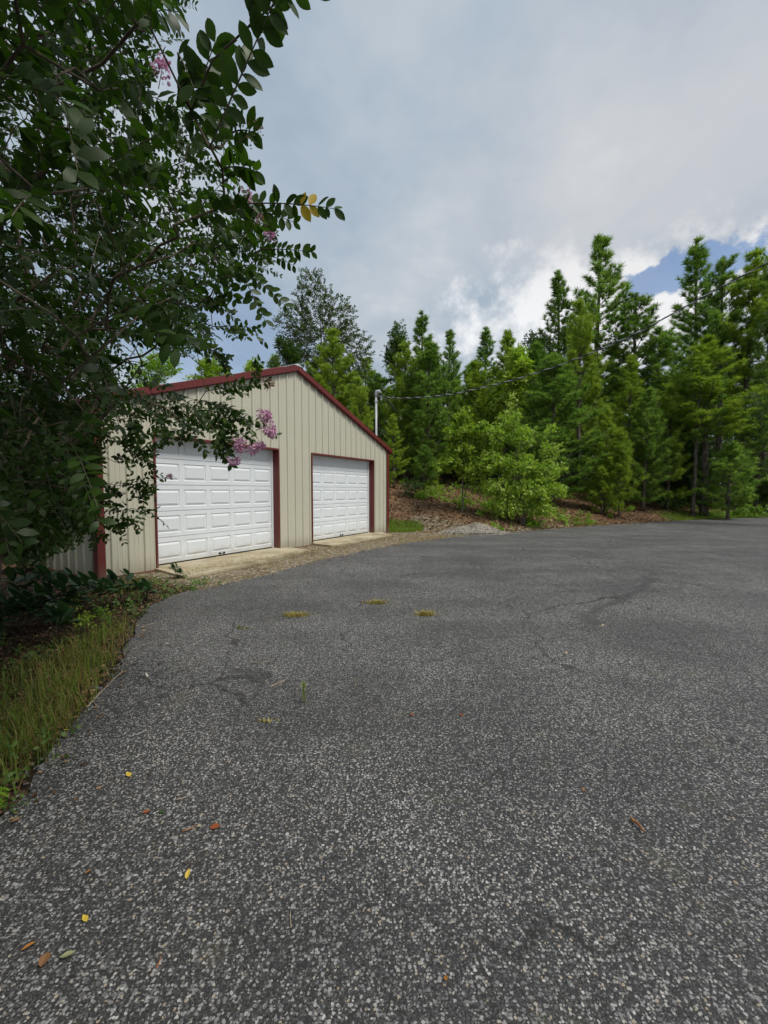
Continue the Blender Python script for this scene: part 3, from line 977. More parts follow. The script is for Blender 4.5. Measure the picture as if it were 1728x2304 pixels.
def sprays(base, dirs, length, pairs, size, R, droop=0.25, jit=0.25, flat=0.0, template=(LEAF_V, LEAF_F), stem_r=0.0018, alt=False, colour=None, face=None):
    """leafy shoots: opposite leaves along a curved stem. Returns leaf arrays and stem arrays"""
    n_ = len(base)
    length = np.broadcast_to(np.asarray(length, float), (n_,)); size = np.broadcast_to(np.asarray(size, float), (n_,))
    dirs = unit(dirs)
    s_ = np.linspace(0.06, 1.0, pairs)
    down = np.array([0, 0, -1.0])
    side, up_ = frames(dirs)
    roll = R.uniform(-1.3, 1.3, n_)[:, None]
    if face is not None:
        up_ = unit(face - dirs * (face * dirs).sum(-1, keepdims=True)); side = np.cross(up_, dirs); roll = R.uniform(-0.5, 0.5, n_)[:, None]
    side, up_ = side * np.cos(roll) + up_ * np.sin(roll), up_ * np.cos(roll) - side * np.sin(roll)
    pos = base[:, None] + dirs[:, None] * (length[:, None] * s_)[..., None] + down * ((droop * length)[:, None] * s_ ** 2)[..., None]
    tang = unit(dirs[:, None] * np.ones((1, pairs, 1)) + down * (2 * droop * s_)[None, :, None])
    LP, LX, LY, LZ, LS, LR = [], [], [], [], [], []
    for sgn in (-1, 1):
        off = 0.0
        q = pos.copy()
        if alt and sgn > 0:
            q = q + tang * (length[:, None, None] / pairs * 0.5)
        spread = R.normal(1.0, 0.18, (n_, pairs, 1))
        y_ = unit(side[:, None] * sgn * spread + tang * (0.45 + 0.5 * (s_ ** 3)[None, :, None]) + R.normal(0, jit, (n_, pairs, 3)) + down * 0.12)
        z_ = up_[:, None] + R.normal(0, jit, (n_, pairs, 3)) + np.array([0, 0, flat])
        x_ = unit(np.cross(y_, z_)); z_ = np.cross(x_, y_)
        tap = (0.75 + 0.45 * np.sin(s_ * 2.6))[None, :] * R.uniform(0.7, 1.15, (n_, pairs))
        LP.append(q); LX.append(x_); LY.append(y_); LZ.append(z_); LS.append(size[:, None] * tap)
        LR.append(np.clip((R.uniform(0, 1, (n_, 1)) * 0.4 if colour is None else np.asarray(colour)[:, None] * np.ones((n_, 1))) + R.uniform(0, 0.45, (n_, pairs)), 0, 0.999))
    f = lambda a: np.concatenate([q.reshape(-1, 3) for q in a])
    pos_l, X, Y_, Z_ = f(LP), f(LX), f(LY), f(LZ)
    S_ = np.concatenate([q.ravel() for q in LS]); C_ = np.concatenate([q.ravel() for q in LR])
    A = np.concatenate([base[:, None], pos[:, :-1]], 1).reshape(-1, 3); B = pos.reshape(-1, 3)
    if n_ > 500:
        k3 = np.linspace(0, pairs - 1, 4).astype(int)
        A = np.concatenate([base[:, None], pos[:, k3[1:-1]]], 1).reshape(-1, 3); B = pos[:, k3[1:]].reshape(-1, 3)
    stem = (A, B, np.full(len(A), stem_r), np.full(len(A), stem_r * 0.8))
    return (pos_l, X, Y_, Z_, S_, C_), stem


def join_arrays(parts):
    V, F, C, n_ = [], [], [], 0
    for v, f_, c in parts:
        V.append(v); F.append(f_ + n_); C.append(c); n_ += len(v)
    return np.concatenate(V), np.concatenate(F), np.concatenate(C)


# ---- pines
def pine_variant(seed, H, Rc, base, dens=1.0, n_whorl=5, needle=0.30, width=0.026, up0=0.32, top_open=0.0, mat_='pine_needle', spacing=0.50, branchlet=0.17):
    R = rs(seed)
    zt = np.linspace(0, H, 14)
    sway = np.cumsum(R.normal(0, 0.02 * H / 14, (14, 2)), 0); sway -= sway[0]
    TP = np.column_stack([sway, zt])
    r0 = 0.0105 * H + 0.012
    tr = r0 * (1 - zt / H) ** 0.8 + 0.012
    mbt = MB(); mbt.tube(TP, tr, 8)
    def trunk(z):
        return np.array([np.interp(z, zt, TP[:, 0]), np.interp(z, zt, TP[:, 1]), z])
    A, B, RA, RB = [], [], [], []
    tp, td, tl = [], [], []
    z = base * H
    # dead stubs under the crown
    q = 0.12 * H
    while q < base * H:
        a = R.uniform(0, 6.28); p = trunk(q); L = R.uniform(0.15, 0.6) * min(1, H / 8)
        A.append(p); B.append(p + np.array([math.cos(a), math.sin(a), R.uniform(-0.1, 0.3)]) * L); RA.append(0.012); RB.append(0.004)
        q += R.uniform(0.15, 0.45)
    while z < H * 0.985:
        f = (z - base * H) / (H - base * H)
        env = Rc * (1 - f) ** 0.78 * (0.55 + 0.45 * min(1, f / 0.22)) + (0.17 * (1 - f) + 0.04) * min(1, H / 6)
        nb = n_whorl if f < 0.85 else max(3, n_whorl - 1)
        a0 = R.uniform(0, 6.28)
        for b in range(nb):
            if R.uniform() < 0.13 + top_open * (0.3 + 0.5 * f):
                continue
            a = a0 + b * 6.283 / nb + R.normal(0, 0.25)
            L = env * R.uniform(0.6, 1.25)
            el = up0 - 0.1 + 0.5 * f + R.normal(0, 0.14)
            h = np.array([math.cos(a), math.sin(a), 0.0])
            p0 = trunk(z + R.normal(0, 0.06))
            ns = max(4, int(L / 0.16))
            ss = np.linspace(0, 1, ns)
            C = p0 + h * (L * math.cos(el) * ss)[:, None] + np.array([0, 0, 1.0]) * (L * (math.sin(el) * ss + 0.36 * ss ** 2.4))[:, None]
            A += list(C[:-1]); B += list(C[1:]); rr = (0.006 + 0.012 * L) * (1 - ss * 0.8)
            RA += list(rr[:-1]); RB += list(rr[1:])
            T_ = unit(np.gradient(C, axis=0))
            tp.append(C[-1]); td.append(T_[-1]); tl.append(1.1)
            tp.append(C[-2]); td.append(T_[-1]); tl.append(1.0)
            s_ = 0.34 * L + 0.02
            while s_ < L * 0.98:
                u_ = s_ / L; i_ = min(ns - 1, int(u_ * (ns - 1) + 0.5))
                c = C[i_] + R.normal(0, 0.02, 3)
                for sg in (-1, 1):
                    if R.uniform() > dens:
                        continue
                    sd = unit(np.cross(T_[i_], [0, 0, 1.0])) * sg
                    dv_ = unit(sd * R.uniform(0.5, 1.0) + T_[i_] * 0.8 + np.array([0, 0, R.uniform(0.05, 0.95)]))
                    bl = (0.16 + 0.42 * (L - s_) * 0.6) * R.uniform(0.6, 1.2)
                    e_ = c + dv_ * bl
                    A.append(c); B.append(e_); RA.append(0.006); RB.append(0.003)
                    m_ = max(1, int(bl / 0.15))
                    for w_ in range(m_):
                        tp.append(c + dv_ * bl * (w_ + 1) / m_); td.append(unit(dv_ + np.array([0, 0, 0.6]))); tl.append(0.9)
                s_ += branchlet * 0.85
        z += spacing * R.uniform(0.75, 1.25) * (1 - 0.35 * f)
    tp, td, tl = np.array(tp), unit(np.array(td)), np.array(tl)
    keep_ = R.uniform(0, 1, len(tp)) < min(1.0, 2300.0 / len(tp))
    tp, td, tl = tp[keep_], td[keep_], tl[keep_]
    nn = 30
    # needles all the way up the leader
    q = np.linspace(0.84, 1.0, 26); a = R.uniform(0, 6.28, 26)
    tp = np.vstack([tp, [trunk(z_ * H) for z_ in q]]); tl = np.concatenate([tl, np.linspace(1.0, 0.75, 26)])
    td = np.vstack([td, unit(np.column_stack([np.cos(a) * (1.04 - q) * 5, np.sin(a) * (1.04 - q) * 5, np.full(26, 0.9)]))])
    n_ = len(tp)
    a_, b_ = frames(td)
    ph = R.uniform(0, 6.283, (n_, nn)); sp = R.uniform(0.25, 1.15, (n_, nn))
    dirs = td[:, None] * np.cos(sp)[..., None] + (a_[:, None] * np.cos(ph)[..., None] + b_[:, None] * np.sin(ph)[..., None]) * np.sin(sp)[..., None]
    st = tp[:, None] - td[:, None] * R.uniform(0, 0.10, (n_, nn))[..., None]
    Ln = needle * tl[:, None] * R.uniform(0.7, 1.1, (n_, nn))
    en = st + dirs * Ln[..., None] + np.array([0, 0, -0.012])
    w_ = unit(np.cross(dirs, R.normal(0, 1, (n_, nn, 3)))) * width
    V = np.stack([st + w_ * 0.5, en, st - w_ * 0.5], 2).reshape(-1, 3)
    m_ = n_ * nn
    F = np.arange(m_ * 3).reshape(-1, 3)
    c = np.repeat(np.clip(np.repeat(R.uniform(0, 0.55, n_), nn) + R.uniform(0, 0.4, m_), 0, 0.999), 3)
    crown = mesh('needles', V, F, MATS[mat_], c)
    bv, bf = seg_tubes(np.array(A), np.array(B), np.array(RA), np.array(RB), 4)
    return dict(H=H, R=Rc, trunk=mbt.build('trunk', MATS['pine_bark'], True), limbs=mesh('limbs', bv, bf, MATS['pine_bark'], None, True), crown=crown)


PV = {
    'dense': [pine_variant(11, 9.0, 1.9, 0.06), pine_variant(12, 9.0, 2.0, 0.09, mat_='pine_needle_bright'), pine_variant(13, 9.0, 1.8, 0.07, 0.9, 4, mat_='pine_needle_bright')],
    'tall': [pine_variant(21, 13.0, 2.1, 0.46, n_whorl=4, spacing=0.55), pine_variant(22, 13.0, 2.2, 0.50, n_whorl=4, spacing=0.55), pine_variant(23, 13.0, 1.9, 0.44, n_whorl=5, spacing=0.55, mat_='pine_needle_bright')],
    'sparse': [pine_variant(31, 13.0, 1.8, 0.36, 0.9, 5, top_open=0.16, spacing=0.55), pine_variant(32, 13.0, 1.7, 0.28, 0.85, 5, top_open=0.2, spacing=0.55)],
    'small': [pine_variant(41, 3.2, 0.85, 0.10, 1.0, 5, 0.19, 0.020, spacing=0.24, branchlet=0.12, mat_='pine_needle_bright'), pine_variant(42, 3.2, 0.75, 0.22, 1.0, 5, 0.19, 0.020, spacing=0.25, branchlet=0.12),
              pine_variant(43, 3.2, 0.95, 0.14, 0.9, 5, 0.20, 0.020, spacing=0.25, branchlet=0.13)],
}


def pine(style, var, px, top_py, Y, rpx=None, label=None, group=None, rz=0.0, lean=(0, 0), name='pine_tree'):
    """a pine standing at picture column px, Y metres away, its tip at picture row top_py"""
    v = PV[style][var]
    X = at(px, 1107, Y)[0]
    z0 = hz(X, Y) - 0.05
    H = at(px, top_py, Y)[2] - z0
    sz = H / v['H']
    sx = sz if rpx is None else (1.75 if style in ('dense', 'small') else 1.65) * rpx / F_PX * Y / v['R']
    o = thing(name, (X, Y, z0), label, 'pine tree', group, rz)
    o.scale = (sx, sx, sz); o.rotation_euler = (lean[0], lean[1], rz)
    obj('trunk', v['trunk'], o); l_ = obj('limbs', v['limbs'], o, kind='stuff')
    obj('crown', v['crown'], o, kind='stuff')
    return o


# ---- broadleaf trees
def broadleaf(name, loc, label, cat, blobs, n_tips, seed, leaf_mat, bark='grey_bark', leaf=0.10, pairs=5, shoot=0.35, stems=None, template=(LEAF_V, LEAF_F), group=None,
              droop=0.2, r_tip=0.004, shell=0.5, flat=0.4, step=0.3, jit=0.35, power=0.42):
    """blobs: (centre, radii) in local coordinates; tips fill them, leaves grow on the tips"""
    R = rs(seed)
    w = np.array([b[1][0] * b[1][1] * b[1][2] for b in blobs]) ** 0.85; w /= w.sum()
    tips = []
    for q in range(n_tips):
        c, r = blobs[R.choice(len(blobs), p=w)]
        d = unit(R.normal(0, 1, 3)); s_ = R.uniform(shell ** 3, 1) ** (1 / 3)
        tips.append(np.array(c) + d * np.array(r) * s_)
    tips = np.array(tips)
    if stems is None:
        top = max(b[0][2] for b in blobs)
        zz = np.linspace(0, top, 8)
        sp = np.column_stack([np.cumsum(R.normal(0, 0.03 * top / 8, (8, 2)), 0), zz]); sp[0] = 0
        par = np.arange(-1, 7)
    else:
        sp, par = [], []
        for st in stems:
            st = np.array(st, float); k0 = len(sp)
            sp += list(st); par += [(-1 if k0 == 0 else 0)] + list(range(k0, k0 + len(st) - 1))
        sp = np.array(sp); par = np.array(par)
    P, pr, node, dr = grow(sp, par, tips, step, R, 0.10)
    cen = np.average(np.array([b[0] for b in blobs]), axis=0, weights=w)
    dirs = unit(dr * 0.6 + unit(tips - cen) * 0.7 + R.normal(0, 0.3, (len(tips), 3)) + np.array([0, 0, 0.15]))
    lv, st_ = sprays(tips - dirs * shoot * 0.5, dirs, R.uniform(0.7, 1.3, len(tips)) * shoot, pairs, leaf, R, droop, jit, flat, template, r_tip * 0.5, alt=True)
    t = thing(name, loc, label, cat, group)
    obj('trunk', branch_mesh('trunk', P, pr, MATS[bark], r_tip, power), t, kind='stuff' if stems else None)
    V, F, C = stamp(template[0], template[1], *lv)
    obj('crown', mesh('crown', V, F, MATS[leaf_mat], C), t, kind='stuff')
    return t


def copy_tree(o, loc, rz, sc, label, group=None):
    c = o.copy(); COL.objects.link(c)
    c.location = loc; c.rotation_euler = (0, 0, rz); c.scale = sc
    c['label'] = label
    if group:
        c['group'] = group
    for ch in o.children:
        d = ch.copy(); COL.objects.link(d); d.parent = c
    return c


def spot(px, Y):
    X = at(px, 1107, Y)[0]
    return np.array([X, Y, hz(X, Y)])


def local(base, px, py, dY=0.0):
    """a picture point at the thing's distance, in the thing's own coordinates"""
    return at(px, py, base[1] + dY) - base


# ------------------------------------------------------------------ the pines of the bank
G_WOOD = 'pines of the wood behind the driveway'
PINES = [
    ('sparse', 0, 1331, 527, 33, 58, 'tallest pine with a bare pointed spire beside the bright cloud'),
    ('sparse', 1, 1258, 606, 34, 42, 'thin grey-green pine just left of the tallest pine'),
    ('dense', 1, 1300, 668, 29, 50, 'bright bushy pine in front of the tallest pine'),
    ('tall', 1, 1424, 661, 31, 66, 'broad rounded pine standing below the blue gap in the clouds'),
    ('sparse', 1, 1562, 539, 35, 52, 'tall sparse pine with an open top right of the blue gap'),
    ('tall', 0, 1618, 574, 30, 56, 'tall pine with a straight bare trunk left of its crossing twin'),
    ('tall', 2, 1660, 565, 29, 58, 'tall full-crowned pine crossed by the cable near the right edge'),
    ('tall', 1, 1712, 600, 28, 56, 'rightmost tall pine at the edge of the picture'),
    ('dense', 0, 1244, 795, 22.5, 66, 'broad bright pine behind the sweetgum sapling, under the cable'),
    ('dense', 2, 1406, 806, 25, 42, 'mid-sized pine with a tufted top in the middle of the right bank'),
    ('tall', 2, 1586, 757, 24.5, 66, 'spreading pine on a slim bare stem above the small roadside pine'),
    ('dense', 2, 1362, 914, 22.5, 31, 'blue-green young pine with pale candles right of the sweetgum'),
    ('dense', 0, 1446, 872, 24, 36, 'soft grey-green young pine left of the leaning slim trunk'),
    ('dense', 1, 1502, 866, 25, 36, 'fresh green young pine between two slim bare trunks'),
    ('small', 0, 1394, 978, 22, 26, 'small yellow-green pine in front of the blue-green young pine'),
    ('small', 2, 1639, 1004, 23.6, 38, 'small bushy pine standing alone by the grass at the roadside'),
    ('small', 0, 1354, 1052, 22, 17, 'tiny bright pine below the blue-green young pine'),
    ('tall', 0, 1560, 800, 24.2, 40, 'slim leaning pine trunk with a small crown above the right verge'),
    ('sparse', 1, 959, 702, 29, 36, 'dark narrow pine spire right of the service mast'),
    ('dense', 0, 962, 770, 25, 55, 'full dark pine right of the service mast'),
    ('dense', 1, 912, 768, 26, 40, 'bright pine directly behind the service mast'),
    ('sparse', 0, 1005, 745, 28, 30, 'thin pale-tipped pine right of the dark spire'),
    ('sparse', 1, 1085, 737, 31, 34, 'dark pine spire left of the bushy pine above the sapling'),
    ('dense', 2, 1127, 750, 27, 42, 'bushy pine with a thin leader above the sweetgum sapling'),
    ('dense', 1, 1070, 812, 25.5, 44, 'bright green pine behind the pale-leaved sapling'),
    ('dense', 1, 756, 742, 25, 50, 'bright green pine rising behind the garage roof'),
    ('dense', 1, 812, 850, 24, 34, 'lower pine between the garage roof and the service mast'),
    ('dense', 2, 886, 936, 22, 24, 'short pine beside the right corner of the garage'),
    ('small', 1, 953, 1006, 20.5, 20, 'young pine on the leafy bank right of the garage'),
    ('dense', 0, 1190, 770, 28, 48, 'green pine behind the cable above the sweetgum sapling'),
    ('tall', 1, 1480, 745, 30, 50, 'dark pine in the shade between the broad pine and the sparse pine'),
    ('dense', 0, 1700, 830, 27, 44, 'dark green pine at the right edge under the cable'),
]
RP = random.Random(5)
for st, va, px, py, Y, rpx, lb in PINES:
    pine(st, va, px, py, Y, rpx, lb, 'pines along the front of the bank', RP.uniform(0, 6.28), (RP.gauss(0, 0.015), RP.gauss(0, 0.015)))
for k_ in range(40):
    px = 620 + (k_ + RP.uniform(-0.4, 0.4)) * 29
    Y = RP.uniform(35, 47)
    pine(RP.choice(['dense', 'tall', 'dense']), RP.randrange(3), px, RP.uniform(800, 880), Y, RP.uniform(46, 62) * 30 / Y, 'pine deep in the wood behind the front row of pines', G_WOOD, RP.uniform(0, 6.28))

# understory: dark shrubs between the trunks
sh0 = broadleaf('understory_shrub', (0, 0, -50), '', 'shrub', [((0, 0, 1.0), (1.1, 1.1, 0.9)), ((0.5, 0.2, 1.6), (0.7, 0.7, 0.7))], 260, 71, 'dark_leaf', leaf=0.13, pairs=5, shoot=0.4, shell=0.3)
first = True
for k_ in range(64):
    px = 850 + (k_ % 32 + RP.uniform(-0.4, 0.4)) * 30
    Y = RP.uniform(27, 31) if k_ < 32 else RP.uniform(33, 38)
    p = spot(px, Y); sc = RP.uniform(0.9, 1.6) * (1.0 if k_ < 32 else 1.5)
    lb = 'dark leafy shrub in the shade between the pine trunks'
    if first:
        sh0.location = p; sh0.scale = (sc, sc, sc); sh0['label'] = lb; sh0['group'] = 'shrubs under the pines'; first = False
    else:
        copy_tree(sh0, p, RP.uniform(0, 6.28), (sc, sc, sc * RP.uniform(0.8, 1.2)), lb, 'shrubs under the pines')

# ------------------------------------------------------------------ broadleaf trees and saplings
b = spot(724, 36)
L = lambda x, y, dy=0.0: tuple(local(b, x, y, dy))
broadleaf('hardwood_tree', tuple(b), 'tall airy grey-green hardwood behind the garage roof', 'tree',
          [(L(705, 665), (1.7, 1.6, 1.9)), (L(665, 730), (1.7, 1.6, 2.0)), (L(755, 720), (1.9, 1.6, 2.2)), (L(712, 770), (2.3, 2.0, 1.9)), (L(800, 790), (1.5, 1.5, 2.0)), (L(690, 625), (0.9, 0.8, 0.8)), (L(650, 800), (1.4, 1.4, 1.4)), (L(760, 840), (2.0, 1.6, 1.8))],
          1300, 81, 'olive_leaf', leaf=0.17, pairs=7, shoot=0.6, shell=0.25, r_tip=0.007, step=0.5)
for (px, Y, cy, wx, hy, m_, sd, lb) in [
    (645, 31, 805, 38, 40, 'dark_leaf', 82, 'dark round tree close behind the garage ridge'),
    (898, 32, 790, 36, 60, 'dark_leaf', 83, 'slender leafy hardwood behind the service mast'),
    (585, 34, 845, 40, 28, 'lime_leaf', 84, 'pale leafy treetop over the left roof slope'),
    (470, 30, 850, 60, 48, 'lime_leaf', 85, 'bright yellow-green treetop over the left roof slope'),
    (360, 27, 850, 70, 60, 'maple_leaf', 86, 'green treetop at the left end of the roof'),
    (1195, 33, 800, 40, 50, 'dark_leaf', 87, 'grey-green hardwood crown left of the thin pine'),
    (1160, 24, 830, 34, 40, 'lime_leaf', 88, 'yellow-green hardwood top touching the cable'),
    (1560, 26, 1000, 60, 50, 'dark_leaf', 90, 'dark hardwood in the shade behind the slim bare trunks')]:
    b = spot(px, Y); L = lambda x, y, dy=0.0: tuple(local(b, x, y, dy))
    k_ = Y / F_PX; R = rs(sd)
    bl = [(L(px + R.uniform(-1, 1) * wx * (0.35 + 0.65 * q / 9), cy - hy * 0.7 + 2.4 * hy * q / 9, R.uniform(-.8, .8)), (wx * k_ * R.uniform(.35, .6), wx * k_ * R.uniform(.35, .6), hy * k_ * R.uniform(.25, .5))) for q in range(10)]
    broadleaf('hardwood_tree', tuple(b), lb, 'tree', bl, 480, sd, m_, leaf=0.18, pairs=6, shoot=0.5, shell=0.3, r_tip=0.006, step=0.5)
for (bx, by, sc_, sd, lb) in [(-9.6, 8.2, 1.0, 94, 'dark tree left of the garage behind the crape myrtle'), (-7.6, 2.2, 1.0, 95, 'dark tree beyond the left edge behind the crape myrtle'), (-11.5, 13.5, 1.15, 96, 'dark tree beside the rear of the garage at the left')]:
    R = rs(sd)
    bl = [((R.uniform(-1.3, 1.3) * sc_, R.uniform(-1.3, 1.3) * sc_, sc_ * (1.3 + 5.0 * q / 13)), (1.3 * sc_, 1.3 * sc_, 0.9 * sc_)) for q in range(14)]
    broadleaf('hardwood_tree', (bx, by, hz(bx, by)), lb, 'tree', bl, 900, sd, 'dark_leaf', leaf=0.13, pairs=6, shoot=0.45, shell=0.3, r_tip=0.006, step=0.4)
# edge tree on the right, mostly beyond the frame
b = spot(1800, 19); L = lambda x, y, dy=0.0: tuple(local(b, x, y, dy))
broadleaf('hardwood_tree', tuple(b), 'dark hardwood reaching in from the right edge', 'tree',
          [(L(1790, 560), (1.0, 1.2, 1.0)), (L(1800, 750), (1.7, 1.6, 2.0)), (L(1770, 900), (1.3, 1.5, 1.4)), (L(1790, 1000), (1.4, 1.5, 1.0))], 420, 89, 'dark_leaf', leaf=0.13, pairs=5, shoot=0.45, shell=0.3, r_tip=0.006)

# pale sapling and sweetgum at the foot of the bank
b = spot(1040, 18.3); L = lambda x, y, dy=0.0: tuple(local(b, x, y, dy))
broadleaf('sapling_tree', tuple(b), 'pale yellow-green oval-leaved sapling right of the garage', 'sapling',
          [(L(1042, 935), (0.30, 0.3, 0.30)), (L(1030, 975), (0.55, 0.5, 0.35)), (L(1075, 970), (0.50, 0.5, 0.4)), (L(1040, 1015), (0.60, 0.55, 0.4)), (L(1015, 1040), (0.55, 0.5, 0.30)), (L(1060, 1055), (0.60, 0.6, 0.45)), (L(985, 1052), (0.25, 0.3, 0.12)), (L(1095, 1010), (0.4, 0.4, 0.5))],
          520, 91, 'lime_leaf', leaf=0.135, pairs=5, shoot=0.32, shell=0.2, stems=[[(0, 0, -0.1), (0.02, 0, 0.7), (0.0, 0.02, 1.6), (-0.05, 0, 2.6), (0.0, 0, 3.4)], [(0.05, 0, 0.5), (0.25, 0, 1.3), (0.5, 0, 2.2)]], template=(LEAF_V * np.array([1.5, 1, 1]), LEAF_F), r_tip=0.004, flat=0.0, jit=0.7)
b = spot(1180, 18.0); L = lambda x, y, dy=0.0: tuple(local(b, x, y, dy))
broadleaf('sweetgum_sapling', tuple(b), 'big bright green star-leaved sapling by the driveway edge', 'sapling',
          [(L(1152, 902), (0.22, 0.25, 0.32)), (L(1146, 945), (0.45, 0.45, 0.42)), (L(1115, 985), (0.55, 0.5, 0.45)), (L(1172, 985), (0.55, 0.6, 0.5)), (L(1232, 968), (0.18, 0.25, 0.36)), (L(1236, 1015), (0.40, 0.4, 0.42)),
           (L(1105, 1040), (0.7, 0.6, 0.5)), (L(1165, 1045), (0.8, 0.7, 0.5)), (L(1222, 1062), (0.6, 0.6, 0.5)), (L(1262, 1055), (0.2, 0.3, 0.2)), (L(1125, 1095), (0.85, 0.7, 0.5)), (L(1195, 1100), (0.85, 0.8, 0.5)), (L(1252, 1098), (0.36, 0.4, 0.3)), (L(1140, 1140), (0.85, 0.7, 0.4)), (L(1210, 1142), (0.7, 0.6, 0.38))],
          1500, 92, 'sapling_leaf', leaf=0.15, pairs=3, shoot=0.28, shell=0.35, stems=[[(0, 0, -0.1), (-0.1, 0, 1.2), (-0.3, 0, 2.6), (-0.5, 0, 4.0)], [(0.1, 0.1, 0.3), (0.5, 0.1, 1.6), (0.9, 0, 3.0)], [(-0.2, 0, 0.3), (-0.8, 0.1, 1.2), (-1.0, 0, 2.0)]],
          template=(LOBE_V, LOBE_F), r_tip=0.004, flat=0.0, jit=0.7)
# low shrubs and weeds along the verge
for (px, py, w_, h_, m_, lb, sd, lf) in [
    (-20, 1325, 70, 230, 'dark_leaf', 'dark leafy shrub at the left edge below the crape myrtle', 112, 0.08),
    (45, 1300, 50, 130, 'dark_leaf', 'dark shrub against the garage side wall under the crape myrtle', 113, 0.07),
    (982, 1180, 36, 44, 'lime_leaf', 'low bright lime shrub between garage grass and gravel heap', 101, 0.09),
    (1255, 1168, 45, 30, 'maple_leaf', 'low green groundcover spilling under the sweetgum sapling', 102, 0.08),
    (1320, 1165, 26, 60, 'lime_leaf', 'thin yellow-green seedling right of the sweetgum sapling', 103, 0.08),
    (1395, 1160, 24, 40, 'maple_leaf', 'small weedy seedling at the verge below the tiny pine', 104, 0.08),
    (1440, 1155, 26, 75, 'lime_leaf', 'loose pale seedling with thin stems in mid verge', 105, 0.08),
    (1345, 1150, 20, 45, 'maple_leaf', 'bushy green weed left of the small weedy seedling', 106, 0.08),
    (1525, 1155, 22, 26, 'lime_leaf', 'little pale weed before the slim bare trunks', 107, 0.07),
    (1505, 1085, 40, 40, 'dark_leaf', 'dark broad-leaved bush behind the slim bare trunks', 108, 0.14),
    (925, 1080, 30, 46, 'dark_leaf', 'dark bush on the bank beside the garage corner', 109, 0.11),
    (960, 1100, 26, 30, 'maple_leaf', 'small green bush at the foot of the young bank pine', 110, 0.09),
    (1700, 1040, 40, 40, 'maple_leaf', 'green bush behind the grass at the right edge', 111, 0.12)]:
    g0 = on_ground(px, max(py, 1140)); Y = g0[1] + 0.6
    if py < 1140:
        Y = 25.0 if px > 1200 else 20.0
    b = spot(px, Y); k_ = Y / F_PX; W, Hh = w_ * k_, h_ * k_
    R = rs(sd)
    bl = [((R.uniform(-.5, .5) * W, R.uniform(-.4, .4) * W, Hh * R.uniform(.35, .8)), (W * .5, W * .5, Hh * .3)) for q in range(5)]
    broadleaf('verge_shrub', tuple(b), lb, 'shrub', bl, 80 if px > 500 else 260, sd, m_, leaf=lf, pairs=4, shoot=0.22, shell=0.1, r_tip=0.003, step=0.15)

# ------------------------------------------------------------------ crape myrtle in the foreground
R = rs(7)
MYR = np.array([-3.7, 3.3, 0.0])
DENSE_PX = np.array([(-3000, -3000), (440, -3000), (440, 0), (420, 80), (380, 130), (352, 235), (395, 262), (450, 175), (500, 180), (545, 290), (560, 390), (590, 470), (640, 540), (655, 600), (610, 640), (560, 640),
                     (520, 620), (480, 670), (470, 720), (488, 785), (455, 815), (385, 795), (310, 780), (262, 850), (330, 890), (430, 890), (500, 896), (545, 905), (535, 950), (500, 975), (420, 965), (350, 950),
                     (300, 945), (250, 975), (238, 1010), (222, 1060), (216, 1180), (170, 1225), (115, 1245), (60, 1265), (-50, 1275), (-3000, 1280)], float)
C0 = np.array([-3.35, 2.9, 3.0]); RAD = np.array([3.45, 3.5, 3.1])


def in_dense(P):
    px, py, zc = project(P)
    return (zc < 0.1) | inside_poly(np.stack([px, py], -1), DENSE_PX)


N = 9000
d = unit(R.normal(0, 1, (60000, 3))); s_ = R.uniform(0.30 ** 3, 1, 60000) ** (1 / 3)
tips = C0 + d * s_[:, None] * RAD * (1 + 0.12 * np.sin(d[:, :1] * 7 + d[:, 2:] * 5))
lob = R.uniform(0, 1, len(tips)) < 0.30
tips[lob] = np.array([-3.8, 4.6, 1.5]) + (d * s_[:, None])[lob] * np.array([1.9, 1.3, 1.15])
lob = R.uniform(0, 1, len(tips)) < 0.16
tips[lob] = np.array([-3.3, -0.3, 3.1]) + (d * s_[:, None])[lob] * np.array([2.4, 2.4, 1.9])  # rear crown lobe out of frame, added to shade the asphalt at left
keep = (tips[:, 2] > 0.62 + 0.35 * np.sin(tips[:, 0] * 3) * 0.5) & (np.linalg.norm(tips - np.array([0, 0, CAM_H]), axis=1) > 1.5) & (tips[:, 1] > -2.8)
dr = unit(unit(tips - C0) * 0.9 + R.normal(0, 0.35, tips.shape) + np.array([0, 0, -0.05]))
Ls = R.uniform(0.28, 0.5, len(tips))
for f_ in (0.0, 0.95):
    keep &= in_dense(tips + dr * (Ls * f_)[:, None] + np.array([0, 0, -0.22]) * (Ls * f_ ** 2)[:, None])
q_, n__ = garage_uv(tips[:, :2]); keep &= n__ < -0.3
tips, dr, Ls = tips[keep][:N], dr[keep][:N], Ls[keep][:N]
